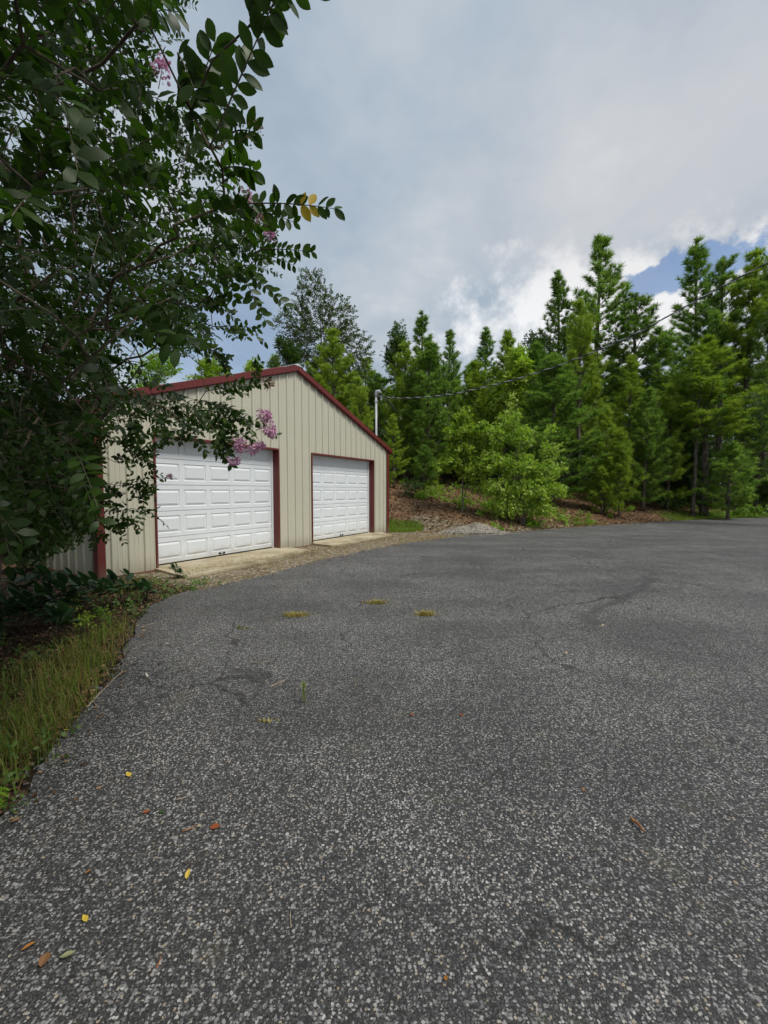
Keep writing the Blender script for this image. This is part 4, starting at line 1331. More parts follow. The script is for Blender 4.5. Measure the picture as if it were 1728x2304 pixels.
# the shoots that stand out against sky and garage: (base px, base depth, tip px, tip depth, leaf pairs, leaf length, droop)
SH = [((472, 333), 1.35, (640, -50), 1.20, 15, 0.062, 0.02), ((430, 250), 1.4, (484, 95), 1.35, 8, 0.066, 0.05), ((500, 330), 1.4, (470, 150), 1.4, 8, 0.062, 0.1), ((520, 300), 1.45, (570, 300), 1.4, 6, 0.058, 0.35),
      ((560, 60), 1.25, (700, -40), 1.2, 8, 0.06, 0.2), ((400, 120), 1.4, (440, 215), 1.35, 7, 0.06, 0.2),
      ((506, 463), 1.7, (752, 470), 1.62, 14, 0.050, 0.13), ((500, 380), 1.6, (572, 385), 1.55, 7, 0.06, 0.3), ((560, 470), 1.7, (660, 500), 1.7, 8, 0.05, 0.15), ((590, 560), 2.2, (700, 566), 2.15, 12, 0.04, 0.05),
      ((482, 560), 2.0, (610, 500), 1.95, 10, 0.052, 0.12), ((560, 575), 2.3, (660, 600), 2.2, 9, 0.05, 0.3), ((530, 600), 2.3, (640, 690), 2.3, 10, 0.052, 0.22), ((540, 610), 2.4, (596, 722), 2.4, 9, 0.055, 0.1),
      ((500, 600), 2.4, (528, 675), 2.4, 8, 0.055, 0.1), ((440, 690), 2.6, (505, 690), 2.6, 8, 0.05, 0.15), ((478, 735), 3.0, (578, 738), 2.9, 9, 0.05, 0.1), ((440, 760), 3.0, (500, 812), 3.0, 9, 0.05, 0.2),
      ((464, 880), 3.0, (605, 858), 2.9, 13, 0.05, 0.02), ((450, 900), 3.1, (560, 935), 3.0, 10, 0.05, 0.1), ((422, 935), 3.1, (590, 950), 3.0, 12, 0.055, 0.1), ((430, 950), 3.1, (545, 985), 3.0, 10, 0.055, 0.15),
      ((470, 950), 3.0, (515, 1020), 3.0, 7, 0.058, 0.05), ((400, 940), 3.2, (440, 990), 3.2, 8, 0.055, 0.2), ((340, 930), 3.4, (375, 980), 3.4, 8, 0.055, 0.2), ((300, 930), 3.5, (300, 972), 3.5, 7, 0.055, 0.1),
      ((281, 1031), 4.4, (362, 1000), 4.4, 9, 0.058, 0.1), ((270, 1040), 4.4, (330, 1030), 4.3, 8, 0.058, 0.1), ((260, 1040), 4.4, (330, 975), 4.4, 9, 0.058, 0.1), ((250, 1000), 4.4, (300, 985), 4.4, 8, 0.058, 0.2),
      ((225, 1093), 4.5, (384, 1076), 4.4, 13, 0.056, 0.0), ((290, 1090), 4.5, (345, 1105), 4.4, 9, 0.056, 0.15), ((228, 1152), 4.6, (352, 1146), 4.5, 12, 0.056, 0.02), ((225, 1165), 4.6, (305, 1178), 4.5, 9, 0.056, 0.1),
      ((215, 1173), 4.6, (278, 1192), 4.5, 8, 0.056, 0.1), ((190, 1190), 4.7, (240, 1216), 4.6, 7, 0.055, 0.1), ((205, 1080), 4.6, (262, 1110), 4.5, 8, 0.055, 0.1), ((200, 1120), 4.6, (262, 1140), 4.5, 8, 0.055, 0.1)]
sb = np.array([at(*q[0], q[1]) for q in SH]); st2 = np.array([at(*q[2], q[3]) for q in SH])
alltips = np.vstack([tips, sb])
seedp, seedr = [], []
for k_ in range(7):
    a = k_ * 0.9 + 0.3; top = C0 + np.array([math.cos(a) * 1.5, math.sin(a) * 1.5, R.uniform(-0.6, 0.3)])
    base_ = MYR + np.array([math.cos(a), math.sin(a), 0]) * 0.18
    n0 = len(seedp)
    for u_ in np.linspace(0, 1, 8):
        p = base_ + (top - base_) * np.array([u_ ** 1.5, u_ ** 1.5, u_]) + R.normal(0, 0.03, 3) * (u_ > 0)
        seedp.append(p); seedr.append(-1 if len(seedp) == n0 + 1 and n0 == 0 else (0 if len(seedp) == n0 + 1 else len(seedp) - 2))
P, pr, node, tdir = grow(np.array(seedp), np.array(seedr), alltips, 0.22, R, 0.10, 0.05)
myrtle = thing('crape_myrtle', tuple(MYR), 'large dark crape myrtle with pink blossom overhanging the left side', 'tree')
obj('trunk', branch_mesh('trunk', P - MYR, pr, MATS['myrtle_bark'], 0.0030, 0.36, 5, 0.055), myrtle, kind='stuff')
drr = unit(dr + tdir[:len(tips)] * 0.3)
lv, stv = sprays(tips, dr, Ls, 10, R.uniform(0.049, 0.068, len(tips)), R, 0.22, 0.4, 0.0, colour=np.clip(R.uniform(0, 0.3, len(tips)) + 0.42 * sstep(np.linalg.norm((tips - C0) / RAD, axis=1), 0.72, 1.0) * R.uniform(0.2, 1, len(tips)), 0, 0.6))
V, F, C = stamp(LEAF_V, LEAF_F, *lv)
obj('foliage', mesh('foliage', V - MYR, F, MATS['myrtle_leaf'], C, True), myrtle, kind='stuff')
v_, f_ = seg_tubes(*stv, 3)
obj('shoots', mesh('shoots', v_ - MYR, f_, MATS['stem_green']), myrtle, kind='stuff')
# outstanding shoots: every leaf an object of its own
bigleaf = mesh('leaf', BIGLEAF_V, [BIGLEAF_F3, BIGLEAF_F4], MATS['myrtle_leaf'], np.full(len(BIGLEAF_V), 0.45), True)
bigleaf_l = mesh('leaf', BIGLEAF_V, [BIGLEAF_F3, BIGLEAF_F4], MATS['myrtle_leaf'], np.full(len(BIGLEAF_V), 0.60), True)
bigleaf_y = mesh('leaf', BIGLEAF_V, [BIGLEAF_F3, BIGLEAF_F4], MATS['myrtle_leaf_yellow'], np.full(len(BIGLEAF_V), 0.5), True)
n_leaf = 0
for q, (b0, t0) in enumerate(zip(sb, st2)):
    pairs, size, dp = SH[q][4], SH[q][5], SH[q][6]
    L_ = np.linalg.norm(t0 - b0)
    aim = t0 + np.array([0, 0, dp * L_]) - b0
    lv1, s1 = sprays(b0[None], aim[None], [np.linalg.norm(aim)], pairs, [size], R, dp, 0.32, 0.0, stem_r=0.0022, face=unit(np.array([[0.25, -0.75, 0.6 if t0[2] < 2.3 else -0.2]])))
    mbs = MB(); mbs.tube(np.vstack([s1[0][:1], s1[1]]) - b0, np.linspace(0.0035, 0.0012, pairs + 1), 5)
    shoot = obj('shoot', mbs.build('shoot', MATS['stem_green'], True), myrtle, tuple(b0 - MYR))
    if SH[q][1] > 2.4:
        nb = 5
        fr = R.uniform(0.2, 0.85, nb); bp = b0 + (t0 - b0) * fr[:, None]
        dd_ = unit(unit(t0 - b0) * 0.7 + R.normal(0, 0.55, (nb, 3)) + np.array([0, 0, 0.1]))
        ln_ = R.uniform(0.25, 0.5, nb) * max(L_, 0.3)
        lv2, s2 = sprays(bp, dd_, ln_, 6, np.full(nb, size), R, 0.2, 0.4, 0.0, face=np.repeat(unit(np.array([[0.3, -0.7, 0.5]])), nb, 0))
        V, F, C = stamp(LEAF_V, LEAF_F, *lv2)
        obj('leaves', mesh('leaves', V - b0, F, MATS['myrtle_leaf'], C, True), shoot, kind='stuff')
        v_, f_ = seg_tubes(*s2, 3)
        obj('side_shoots', mesh('side_shoots', v_ - b0, f_, MATS['stem_green']), shoot, kind='stuff')
    if n_leaf + 2 * pairs <= 300 or q in (6, 9):
        for p, x_, y_, z_, s_, c_ in zip(*lv1):
            yel = q == 6 and np.linalg.norm(project(p[None])[0] - 690) < 20
            o = obj('leaf', bigleaf_y if yel else (bigleaf_l if c_ > 0.5 else bigleaf), shoot)
            o.matrix_local = Matrix(((x_[0] * s_, y_[0] * s_, z_[0] * s_, p[0] - b0[0]), (x_[1] * s_, y_[1] * s_, z_[1] * s_, p[1] - b0[1]), (x_[2] * s_, y_[2] * s_, z_[2] * s_, p[2] - b0[2]), (0, 0, 0, 1)))
            n_leaf += 1
    else:
        V, F, C = stamp(LEAF_V, LEAF_F, *lv1)
        obj('leaves', mesh('leaves', V - b0, F, MATS['myrtle_leaf'], C), shoot, kind='stuff')


def panicle(px, py, Y, dirn, L_, w_, material, n_, seed, size):
    R_ = rs(seed)
    p0 = at(px, py, Y); dirn = unit(np.array(dirn, float))
    a_, b_ = frames(dirn[None])
    n_ = int(n_ * 1.6)
    s_ = R_.uniform(0, 1, n_) ** 0.8; ph = R_.uniform(0, 6.28, n_); rr = 1.25 * w_ * (1 - 0.6 * s_) * np.sqrt(R_.uniform(0.1, 1, n_)) * (0.7 + 0.5 * np.sin(s_ * 14) ** 2)
    pos = dirn * (s_ * L_)[:, None] + a_ * (rr * np.cos(ph))[:, None] + b_ * (rr * np.sin(ph))[:, None]
    y_ = unit(R_.normal(0, 1, (n_, 3)) + unit(pos - dirn * L_ * 0.3) * 0.8); z_ = R_.normal(0, 1, (n_, 3))
    x_ = unit(np.cross(y_, z_)); z_ = np.cross(x_, y_)
    tv = np.array([(0, 0, 0), (-0.45, 0.5, 0.18), (0.45, 0.5, -0.15), (-0.3, 1.0, -0.12), (0.35, 0.95, 0.2), (0, 0.65, 0.1)], float)
    tf = np.array([(0, 2, 5), (0, 5, 1), (1, 5, 3), (5, 4, 3), (5, 2, 4)], int)
    V, F, C = stamp(tv, tf, pos, x_, y_, z_, R_.uniform(0.8, 1.4, n_) * size, R_.uniform(0, 0.999, n_))
    o = obj('flower_panicle' if material == 'petal' else 'seed_panicle', mesh('panicle', V, F, MATS[material], C), myrtle, tuple(p0 - MYR))
    mbs = MB(); mbs.tube([-dirn * 0.05, dirn * L_ * 0.5, dirn * L_ * 0.95], [0.002, 0.0015, 0.001], 4)
    obj('stalk', mbs.build('stalk', MATS['stem_green']), o)
    return o


for q in [(588, 940, 2.95, (0.3, -0.1, 0.1), 0.07, 0.045, 'petal', 110, 1, 0.014), (600, 955, 2.95, (0.5, -0.2, -0.9), 0.10, 0.045, 'petal', 130, 2, 0.014), (537, 985, 2.95, (0.1, -0.1, -0.9), 0.10, 0.040, 'petal', 130, 3, 0.014),
          (556, 1008, 2.95, (0.9, 0, 0.15), 0.12, 0.042, 'petal', 150, 4, 0.014), (524, 1030, 2.95, (0.2, 0, -0.6), 0.05, 0.045, 'petal', 80, 5, 0.012), (602, 535, 2.15, (0.2, 0, 0.3), 0.05, 0.025, 'petal', 60, 6, 0.012),
          (362, 170, 1.7, (0.2, 0, 0.9), 0.06, 0.025, 'petal', 60, 7, 0.012), (540, 420, 1.9, (0.5, 0, -0.9), 0.16, 0.04, 'petal', 70, 8, 0.010), (590, 866, 2.9, (0.9, 0, 0.15), 0.08, 0.04, 'seed_head', 70, 9, 0.010),
          (560, 470, 1.9, (0.6, 0, -0.3), 0.12, 0.04, 'seed_head', 60, 10, 0.009), (550, 310, 1.4, (0.7, 0, 0.5), 0.07, 0.03, 'seed_head', 26, 11, 0.006), (378, 1072, 4.4, (0.8, 0, 0.4), 0.04, 0.02, 'petal', 26, 12, 0.014)]:
    panicle(*q)
#NEXT

# ------------------------------------------------------------------ loose ground cover
def zs(P):
    return ground_h(P)


def scatter_ground(n_, xr, yr, accept, R_):
    P = np.column_stack([R_.uniform(*xr, n_), R_.uniform(*yr, n_)])
    return P[accept(P)]


def blades(P, z, h, R_, width=0.006, lean=0.5):
    n_ = len(P)
    a = R_.uniform(0, 6.28, n_); l_ = R_.uniform(0.1, 1, n_) * lean * h
    b0 = np.column_stack([P, z]); side = np.column_stack([-np.sin(a), np.cos(a), np.zeros(n_)]) * (width * R_.uniform(0.6, 1.2, n_))[:, None]
    hd = np.column_stack([np.cos(a), np.sin(a), np.zeros(n_)])
    m_ = b0 + hd * (l_ * 0.3)[:, None] + np.array([0, 0, 1.0]) * (h * 0.6)[:, None]
    t_ = b0 + hd * l_[:, None] + np.array([0, 0, 1.0]) * (h * 0.95)[:, None]
    V = np.stack([b0 - side, b0 + side, m_ - side * 0.7, m_ + side * 0.7, t_], 1).reshape(-1, 3)
    i_ = np.arange(n_)[:, None] * 5
    F = np.concatenate([i_ + np.array([[0, 1, 3]]), i_ + np.array([[0, 3, 2]]), i_ + np.array([[2, 3, 4]])])
    return V, F, np.repeat(R_.uniform(0, 0.999, n_), 5)


R = rs(17)
# leaf litter on the bank and in the bed
LIT_V = np.array([(-0.3, 0, 0.02), (0.3, 0.05, 0.12), (0.38, 0.5, 0.0), (0.0, 1.0, 0.15), (-0.36, 0.55, 0.1)], float)
LIT_F = np.array([(0, 1, 2), (0, 2, 4), (4, 2, 3)], int)


def litter(name, P, size, material, lift=0.0):
    n_ = len(P); z = zs(P) + 0.006 + R.uniform(0, 0.02, n_) + lift
    a = R.uniform(0, 6.28, n_)
    y_ = unit(np.column_stack([np.cos(a), np.sin(a), R.normal(0, 0.25, n_)])); z_ = unit(np.array([0, 0, 1.0]) + R.normal(0, 0.3, (n_, 3)))
    x_ = unit(np.cross(y_, z_)); z_ = np.cross(x_, y_)
    V, F, C = stamp(LIT_V, LIT_F, np.column_stack([P, z]), x_, y_, z_, R.uniform(*size, n_), R.uniform(0, 0.999, n_))
    return obj(name, mesh(name, V, F, MATS[material], C), kind='stuff')


def acc_bank(P):
    d_ = road_dist(P); t_, n_ = garage_uv(P); g_ = zone_weights(P, d_, t_, n_)[1]
    return (d_ > 0.12) & ((t_ > 9.8) | (n_ > DEPTH + 1)) & (R.uniform(0, 1, len(P)) < np.clip(1.15 - d_ / 16, 0.1, 1)) & (g_ < R.uniform(0.2, 1.2, len(P)))


o = litter('leaf_litter', scatter_ground(46000, (-1, 22), (15, 36), acc_bank, R), (0.05, 0.13), 'litter'); o['label'] = 'brown dead leaves strewn over the bank'
acc_bed = lambda P: (road_dist(P) > 0.02) & (garage_uv(P)[1] < -0.05) & (garage_uv(P)[0] < -0.6) & (garage_uv(P)[0] > -9)
o = litter('leaf_litter', scatter_ground(26000, (-7, -1.2), (0.5, 9), acc_bed, R), (0.015, 0.042), 'litter'); o['label'] = 'dark dead leaves covering the bed under the crape myrtle'
acc_strip = lambda P: (road_dist(P) > 0.0) & (garage_uv(P)[1] < -0.02) & (garage_uv(P)[0] > -1.0) & (garage_uv(P)[0] < 13) & (R.uniform(0, 1, len(P)) < 0.6)
o = litter('leaf_litter', scatter_ground(16000, (-5.5, 5), (7, 19), acc_strip, R), (0.02, 0.055), 'grass_dry'); o['label'] = 'straw-coloured leaves and clippings along the garage front'
n_ = 2600
ta = np.where(R.uniform(0, 1, n_) < 0.55, R.uniform(-0.1, 3.6, n_), R.uniform(4.6, 8.4, n_)); na = -0.04 - 1.12 * np.sqrt(R.uniform(0, 1, n_)) ** 0.7
sel = (vnoise(ta * 5, na * 5, 77) > 0.1) | (na < -0.85); ta, na = ta[sel], na[sel]; n_ = len(ta)
P_ = np.array([gw(a_, b_)[:2] for a_, b_ in zip(ta, na)]); a = R.uniform(0, 6.28, n_)
y_ = unit(np.column_stack([np.cos(a), np.sin(a), R.normal(0, 0.15, n_)])); z_ = unit(np.array([0, 0, 1.0]) + R.normal(0, 0.2, (n_, 3))); x_ = unit(np.cross(y_, z_)); z_ = np.cross(x_, y_)
V, F, C = stamp(LIT_V * np.array([0.7, 1, 1]), LIT_F, np.column_stack([P_, np.full(n_, SLAB + 0.004)]), x_, y_, z_, R.uniform(0.012, 0.04, n_), R.uniform(0, 0.999, n_))
o = obj('leaf_litter', mesh('leaf_litter', V, F, MATS['grass_dry'], C), kind='stuff'); o['label'] = 'scattered straw-coloured leaf scraps on the concrete aprons'
# stray leaves drifted onto the driveway rim
acc_rim = lambda P: (np.abs(road_dist(P) + 0.1) < R.exponential(0.16, len(P)))
P_ = scatter_ground(32000, (-6, 20), (0.5, 26), acc_rim, R)[:14000]
zz = np.where(road_dist(P_) < 0.12, 0.02, 0)
n_ = len(P_); a = R.uniform(0, 6.28, n_)
y_ = unit(np.column_stack([np.cos(a), np.sin(a), R.normal(0, 0.15, n_)])); z_ = unit(np.array([0, 0, 1.0]) + R.normal(0, 0.2, (n_, 3))); x_ = unit(np.cross(y_, z_)); z_ = np.cross(x_, y_)
V, F, C = stamp(LIT_V, LIT_F, np.column_stack([P_, np.full(n_, 0.008)]), x_, y_, z_, R.uniform(0.012, 0.035, n_) * (1 + P_[:, 1] / 12), R.uniform(0, 0.999, n_))
o = obj('leaf_litter', mesh('leaf_litter', V, F, MATS['litter'], C), kind='stuff'); o['label'] = 'crumbled leaves gathered along the driveway rim'

# gravel before the garage
PEB_V = np.array([(math.cos(k_ * 1.2566) * (1 if k_ % 2 else 0.82), math.sin(k_ * 1.2566), 0.0) for k_ in range(5)] + [(math.cos(k_ * 1.2566 + 0.3) * 0.62, math.sin(k_ * 1.2566 + 0.3) * 0.7, 0.78 + 0.16 * (k_ % 2)) for k_ in range(5)], float)
PEB_F = np.array([(k_, (k_ + 1) % 5, 5 + k_) for k_ in range(5)] + [((k_ + 1) % 5, 5 + (k_ + 1) % 5, 5 + k_) for k_ in range(5)] + [(5, 6, 7), (5, 7, 8), (5, 8, 9)], int)


def pebbles(P, z, size, R_, flat=0.5, tilt=0.25):
    n_ = len(P); a = R_.uniform(0, 6.28, n_)
    x_ = np.column_stack([np.cos(a), np.sin(a), R_.normal(0, tilt, n_)]); x_ = unit(x_)
    z_ = unit(np.array([0, 0, 1.0]) + R_.normal(0, tilt, (n_, 3))); y_ = unit(np.cross(z_, x_)); z_ = np.cross(x_, y_)
    s3 = np.column_stack([size * R_.uniform(0.8, 1.3, n_), size * R_.uniform(0.6, 0.95, n_), size * flat * R_.uniform(0.6, 1.2, n_)])
    return stamp(PEB_V, PEB_F, np.column_stack([P, z]), x_, y_, z_, s3, R_.uniform(0, 0.999, n_))


P_ = scatter_ground(34000, (-5.6, 6), (7, 19), lambda P: (road_dist(P) > -0.12) & (road_dist(P) < 2.2) & (garage_uv(P)[1] < -0.02) & (garage_uv(P)[0] > -1.3) & (garage_uv(P)[0] < 15) & (vnoise(P[:, 0] * 4, P[:, 1] * 4, 3) > -0.3), R)
V, F, C = pebbles(P_, np.where(road_dist(P_) < 0.05, 0.0, zs(P_)) - 0.004, R.lognormal(-4.45, 0.35, len(P_)), R)
o = obj('gravel', mesh('gravel', V, F, MATS['gravel'], C), kind='stuff'); o['label'] = 'pale gravel along the garage front'

P_ = scatter_ground(60000, (-6, 0), (1, 10), lambda P: np.abs(road_dist(P) - 0.01) < R.exponential(0.05, len(P)), R)[:6000]
V, F, C = pebbles(P_, np.full(len(P_), -0.006), R.lognormal(-4.9, 0.4, len(P_)), R, 0.7, 0.4)
o = obj('rim_crumbs', mesh('rim_crumbs', V, F, MATS['road_stone'], np.clip(C * 0.85, 0, 1)), kind='stuff'); o['label'] = 'crumbled asphalt and grit along the broken driveway rim'
# gravel heap at the foot of the bank
hp = on_ground(1075, 1203); hp = np.array([hp[0], hp[1] + 0.85, 0.0])
heap = thing('gravel_heap', tuple(hp), 'low grey gravel heap at the driveway edge below the saplings', 'gravel heap')
th, rr = np.meshgrid(np.linspace(0, 2 * np.pi, 40, endpoint=False), np.linspace(0, 1, 14), indexing='ij')
hx, hy = rr * np.cos(th) * 1.0, rr * np.sin(th) * 0.75
hzv = 0.27 * (1 - rr ** 1.6) * (0.75 + 0.35 * np.cos(th - 0.4)) + 0.07 * vnoise(hx * 6, hy * 6, 4) * (1 - rr) - 0.06 * rr
i_, j_ = np.meshgrid(np.arange(40), np.arange(13), indexing='ij')
f_ = np.stack([i_ * 14 + j_, i_ * 14 + j_ + 1, ((i_ + 1) % 40) * 14 + j_ + 1, ((i_ + 1) % 40) * 14 + j_], -1).reshape(-1, 4)
gb = hz(hp[0], hp[1])
obj('mound', mesh('mound', np.stack([hx, hy, hzv + 0.10], -1).reshape(-1, 3), f_[:, ::-1], MATS['gravel'], np.full(560, 0.55), True), heap)
a = R.uniform(0, 6.28, 3200); q = np.sqrt(R.uniform(0, 2.2, 3200)); px_, py_ = q * np.cos(a) * 1.05, q * np.sin(a) * 0.8
pz = 0.27 * (1 - np.minimum(q, 1) ** 1.6) * (0.75 + 0.35 * np.cos(a - 0.4)) - 0.03 * q + 0.10 * np.where(q > 1, np.exp(-(q - 1) * 4), 1)
V, F, C = pebbles(np.column_stack([px_, py_]), pz, R.lognormal(-3.9, 0.35, 3200), R, 0.6, 0.5)
obj('heap_stones', mesh('heap_stones', V, F, MATS['gravel'], np.clip(C * 0.8 + 0.2, 0, 0.999)), heap, kind='stuff')

# stones proud of the worn asphalt, nearest to the camera
R = rs(23)
rad = np.concatenate([np.sqrt(R.uniform(0.9 ** 2, 2.7 ** 2, 36000)), np.exp(R.uniform(math.log(2.7), math.log(8), 24000))])
az = R.uniform(-0.98, 0.98, len(rad))
P_ = np.column_stack([rad * np.sin(az), rad * np.cos(az)])
dens = sstep(vnoise(P_[:, 0] * 1.4, P_[:, 1] * 1.4, 12) + 0.5 * vnoise(P_[:, 0] * 4, P_[:, 1] * 4, 13), -1.6, 1.2)
P_ = P_[(road_dist(P_) < -0.04) & (R.uniform(0, 1, len(P_)) < 0.25 + 0.75 * dens)]
rr = np.hypot(*P_.T)
V, F, C = pebbles(P_, np.full(len(P_), -0.0035), np.minimum(R.lognormal(-5.36, 0.38, len(P_)), 0.013) * (1 + 0.05 * np.maximum(rr - 3, 0)), R, 0.62, 0.22)
o = obj('road_aggregate', mesh('road_aggregate', V, F, MATS['road_stone'], C), drive, kind='stuff')

# grass: lawn slip by the garage, verge at the right, dry grass by the bed
R = rs(29)
acc_g = lambda P: (road_dist(P) > 0.05) & (garage_uv(P)[0] > 9.25) & (zone_weights(P, road_dist(P), *garage_uv(P))[1] > R.uniform(0.25, 0.9, len(P)))
P_ = np.vstack([scatter_ground(24000, (-1, 4), (14, 20), acc_g, R), scatter_ground(16000, (-1, 4), (14, 20), acc_g, R), scatter_ground(60000, (14, 26), (20, 32), acc_g, R)])
V, F, C = blades(P_, zs(P_) - 0.01, R.uniform(0.06, 0.16, len(P_)) * (1 + (P_[:, 0] > 10) * 0.5), R, 0.007)
o = obj('grass', mesh('grass', V, F, MATS['grass_green'], C), kind='stuff'); o['label'] = 'short green grass beside the garage and along the right verge'
acc_v = lambda P: (road_dist(P) > 0.05) & (road_dist(P) < 1.6) & (garage_uv(P)[0] > 9) & (vnoise(P[:, 0] * 2.5, P[:, 1] * 2.5, 31) > 0.25)
P_ = scatter_ground(36000, (1, 20), (16, 27), acc_v, R)
V, F, C = blades(P_, zs(P_) - 0.01, R.uniform(0.06, 0.26, len(P_)), R, 0.007)
o = obj('grass', mesh('grass', V, F, MATS['grass_mixed'], C), kind='stuff'); o['label'] = 'thin mixed weeds and grass at the foot of the bank'
acc_u = lambda P: (road_dist(P) > 0.35) & (road_dist(P) < 9) & (garage_uv(P)[0] > 10.3) & (vnoise(P[:, 0] * 1.3, P[:, 1] * 1.3, 51) > 0.15 - 0.25 * (P[:, 0] > 6)) & (R.uniform(0, 1, len(P)) < 1.1 - road_dist(P) / 11)
P_ = scatter_ground(2600, (1, 22), (16, 34), acc_u, R)
b3 = np.column_stack([P_, zs(P_) - 0.01]); n_ = len(P_)
b3 = np.repeat(b3, 3, 0) + R.normal(0, 0.06, (n_ * 3, 3)) * np.array([1, 1, 0]); n_ *= 3
lv, stv = sprays(b3, unit(R.normal(0, 0.55, (n_, 3)) + np.array([0, 0, 1.1])), R.uniform(0.15, 0.6, n_), 5, R.uniform(0.06, 0.12, n_), R, 0.35, 0.4, 0.5, alt=True, stem_r=0.003)
V, F, C = stamp(LEAF_V * np.array([1.2, 1, 1]), LEAF_F, *lv)
o = obj('undergrowth', mesh('undergrowth', V, F, MATS['maple_leaf'], C), kind='stuff'); o['label'] = 'low green weeds and seedlings covering the foot of the bank'
acc_w = lambda P: (road_dist(P) > -0.05) & (road_dist(P) < 1.8) & (garage_uv(P)[0] < 0.0) & (garage_uv(P)[1] < -0.25) & (vnoise(P[:, 0] * 5, P[:, 1] * 5, 61) > -0.1) & (R.uniform(0, 1, len(P)) < 1.1 - road_dist(P) / 2)
P_ = scatter_ground(3600, (-6, -1.5), (1.2, 8.6), acc_w, R)
b3 = np.column_stack([P_, zs(P_) - 0.01]); n_ = len(P_)
lv, stv = sprays(b3, unit(R.normal(0, 0.6, (n_, 3)) + np.array([0, 0, 0.9])), R.uniform(0.05, 0.24, n_), 4, R.uniform(0.022, 0.05, n_), R, 0.35, 0.4, 0.6, alt=True, stem_r=0.0012)
V, F, C = stamp(LEAF_V * np.array([1.2, 1, 1]), LEAF_F, *lv)
o = obj('undergrowth', mesh('undergrowth', V, F, MATS['weed_leaf'], C), kind='stuff'); o['label'] = 'small creeping weeds along the edge of the left bed'
# clumps at the bed's edge
cl = []
for (px, py, n_, hgt, rad_) in [(a_, b_, int(c_ * 0.5), d_, e_) for a_, b_, c_, d_, e_ in [(190, 1470, 260, 0.22, 0.22), (230, 1440, 200, 0.20, 0.16), (120, 1560, 220, 0.20, 0.2), (60, 1620, 260, 0.2, 0.22), (150, 1610, 160, 0.14, 0.2), (20, 1700, 240, 0.18, 0.2), (255, 1400, 120, 0.13, 0.16), (200, 1530, 150, 0.12, 0.22), (95, 1660, 160, 0.14, 0.2),
                                (290, 1330, 160, 0.2, 0.2), (330, 1315, 200, 0.22, 0.22), (40, 1560, 160, 0.2, 0.3), (100, 1500, 120, 0.2, 0.3), (215, 1490, 300, 0.16, 0.22), (175, 1540, 300, 0.16, 0.22), (130, 1590, 300, 0.15, 0.2), (80, 1640, 300, 0.15, 0.2), (35, 1690, 300, 0.15, 0.2), (150, 1500, 200, 0.2, 0.3), (60, 1530, 200, 0.2, 0.35), (10, 1640, 260, 0.2, 0.25), (-40, 1760, 260, 0.18, 0.2), (265, 1420, 200, 0.13, 0.16)]]:
    g_ = on_ground(px, py)
    q = np.column_stack([R.normal(g_[0], rad_ * 0.6, n_), R.normal(g_[1], rad_ * 0.6, n_)]); q = q[road_dist(q) > -0.06]
    q = np.vstack([q, q[:len(q) // 2] + R.normal(0, 0.03, (len(q) // 2, 2))])
    v_ = blades(q, zs(q) - 0.01, R.uniform(0.3, 1.35, len(q)) * hgt, R, 0.0026, 1.2); cl.append((v_[0], v_[1], v_[2]))
V, F, C = join_arrays(cl)
o = obj('grass', mesh('grass', V, F, MATS['grass_bed'], C), kind='stuff'); o['label'] = 'wispy half-dry grass along the bed edge at the left'
# dry grass on the strip before the doors
acc_d = lambda P: (road_dist(P) > -0.05) & (road_dist(P) < 1.3) & (garage_uv(P)[1] < -0.05) & (garage_uv(P)[0] > -0.9) & (garage_uv(P)[0] < 12.5) & (vnoise(P[:, 0] * 3, P[:, 1] * 3, 41) > 0.0)
P_ = scatter_ground(52000, (-5.5, 4), (7, 19), acc_d, R)
V, F, C = blades(P_, zs(P_) - 0.005, R.uniform(0.015, 0.06, len(P_)), R, 0.005, 1.6)
o = obj('grass', mesh('grass', V, F, MATS['grass_dry'], C), kind='stuff'); o['label'] = 'flattened straw-dry grass between the doors and the asphalt'

# ------------------------------------------------------------------ countable small things
def tuft(px, py, w_, label, material='tuft_yellow', n_=240, hgt=0.075):
    g_ = on_ground(px, py)
    q = np.column_stack([R.normal(0, w_ * 0.42, n_), R.normal(0, w_ * 0.16, n_)])
    V, F, C = blades(q, np.zeros(n_), R.uniform(0.3, 1, n_) * hgt, R, 0.004, 1.3)
    t = thing('grass_tuft', (g_[0], g_[1], 0.001), label, 'grass tuft', 'tufts rooted in the asphalt')
    obj('blades', mesh('blades', V, F, MATS[material], C), t, kind='stuff')
    mb_ = MB(); mb_.tube([(0, 0, -0.02), (0.005, 0, 0.012)], [0.02, 0.008], 6); obj('root_crown', mb_.build('root_crown', MATS['twig_wood']), t)


tuft(664, 1386, 0.21, 'yellowing grass tuft in the asphalt, leftmost of three')
tuft(849, 1358, 0.22, 'yellowing grass tuft in the asphalt, middle and farthest of three')
tuft(958, 1384, 0.18, 'yellowing grass tuft in the asphalt, rightmost of three')
tuft(603, 1623, 0.07, 'tiny yellow grass wisp in the asphalt below the pine seedling', n_=50, hgt=0.02)
tuft(548, 1415, 0.12, 'sparse dead weed in the asphalt left of the tufts', 'grass_mixed', 40, 0.06)
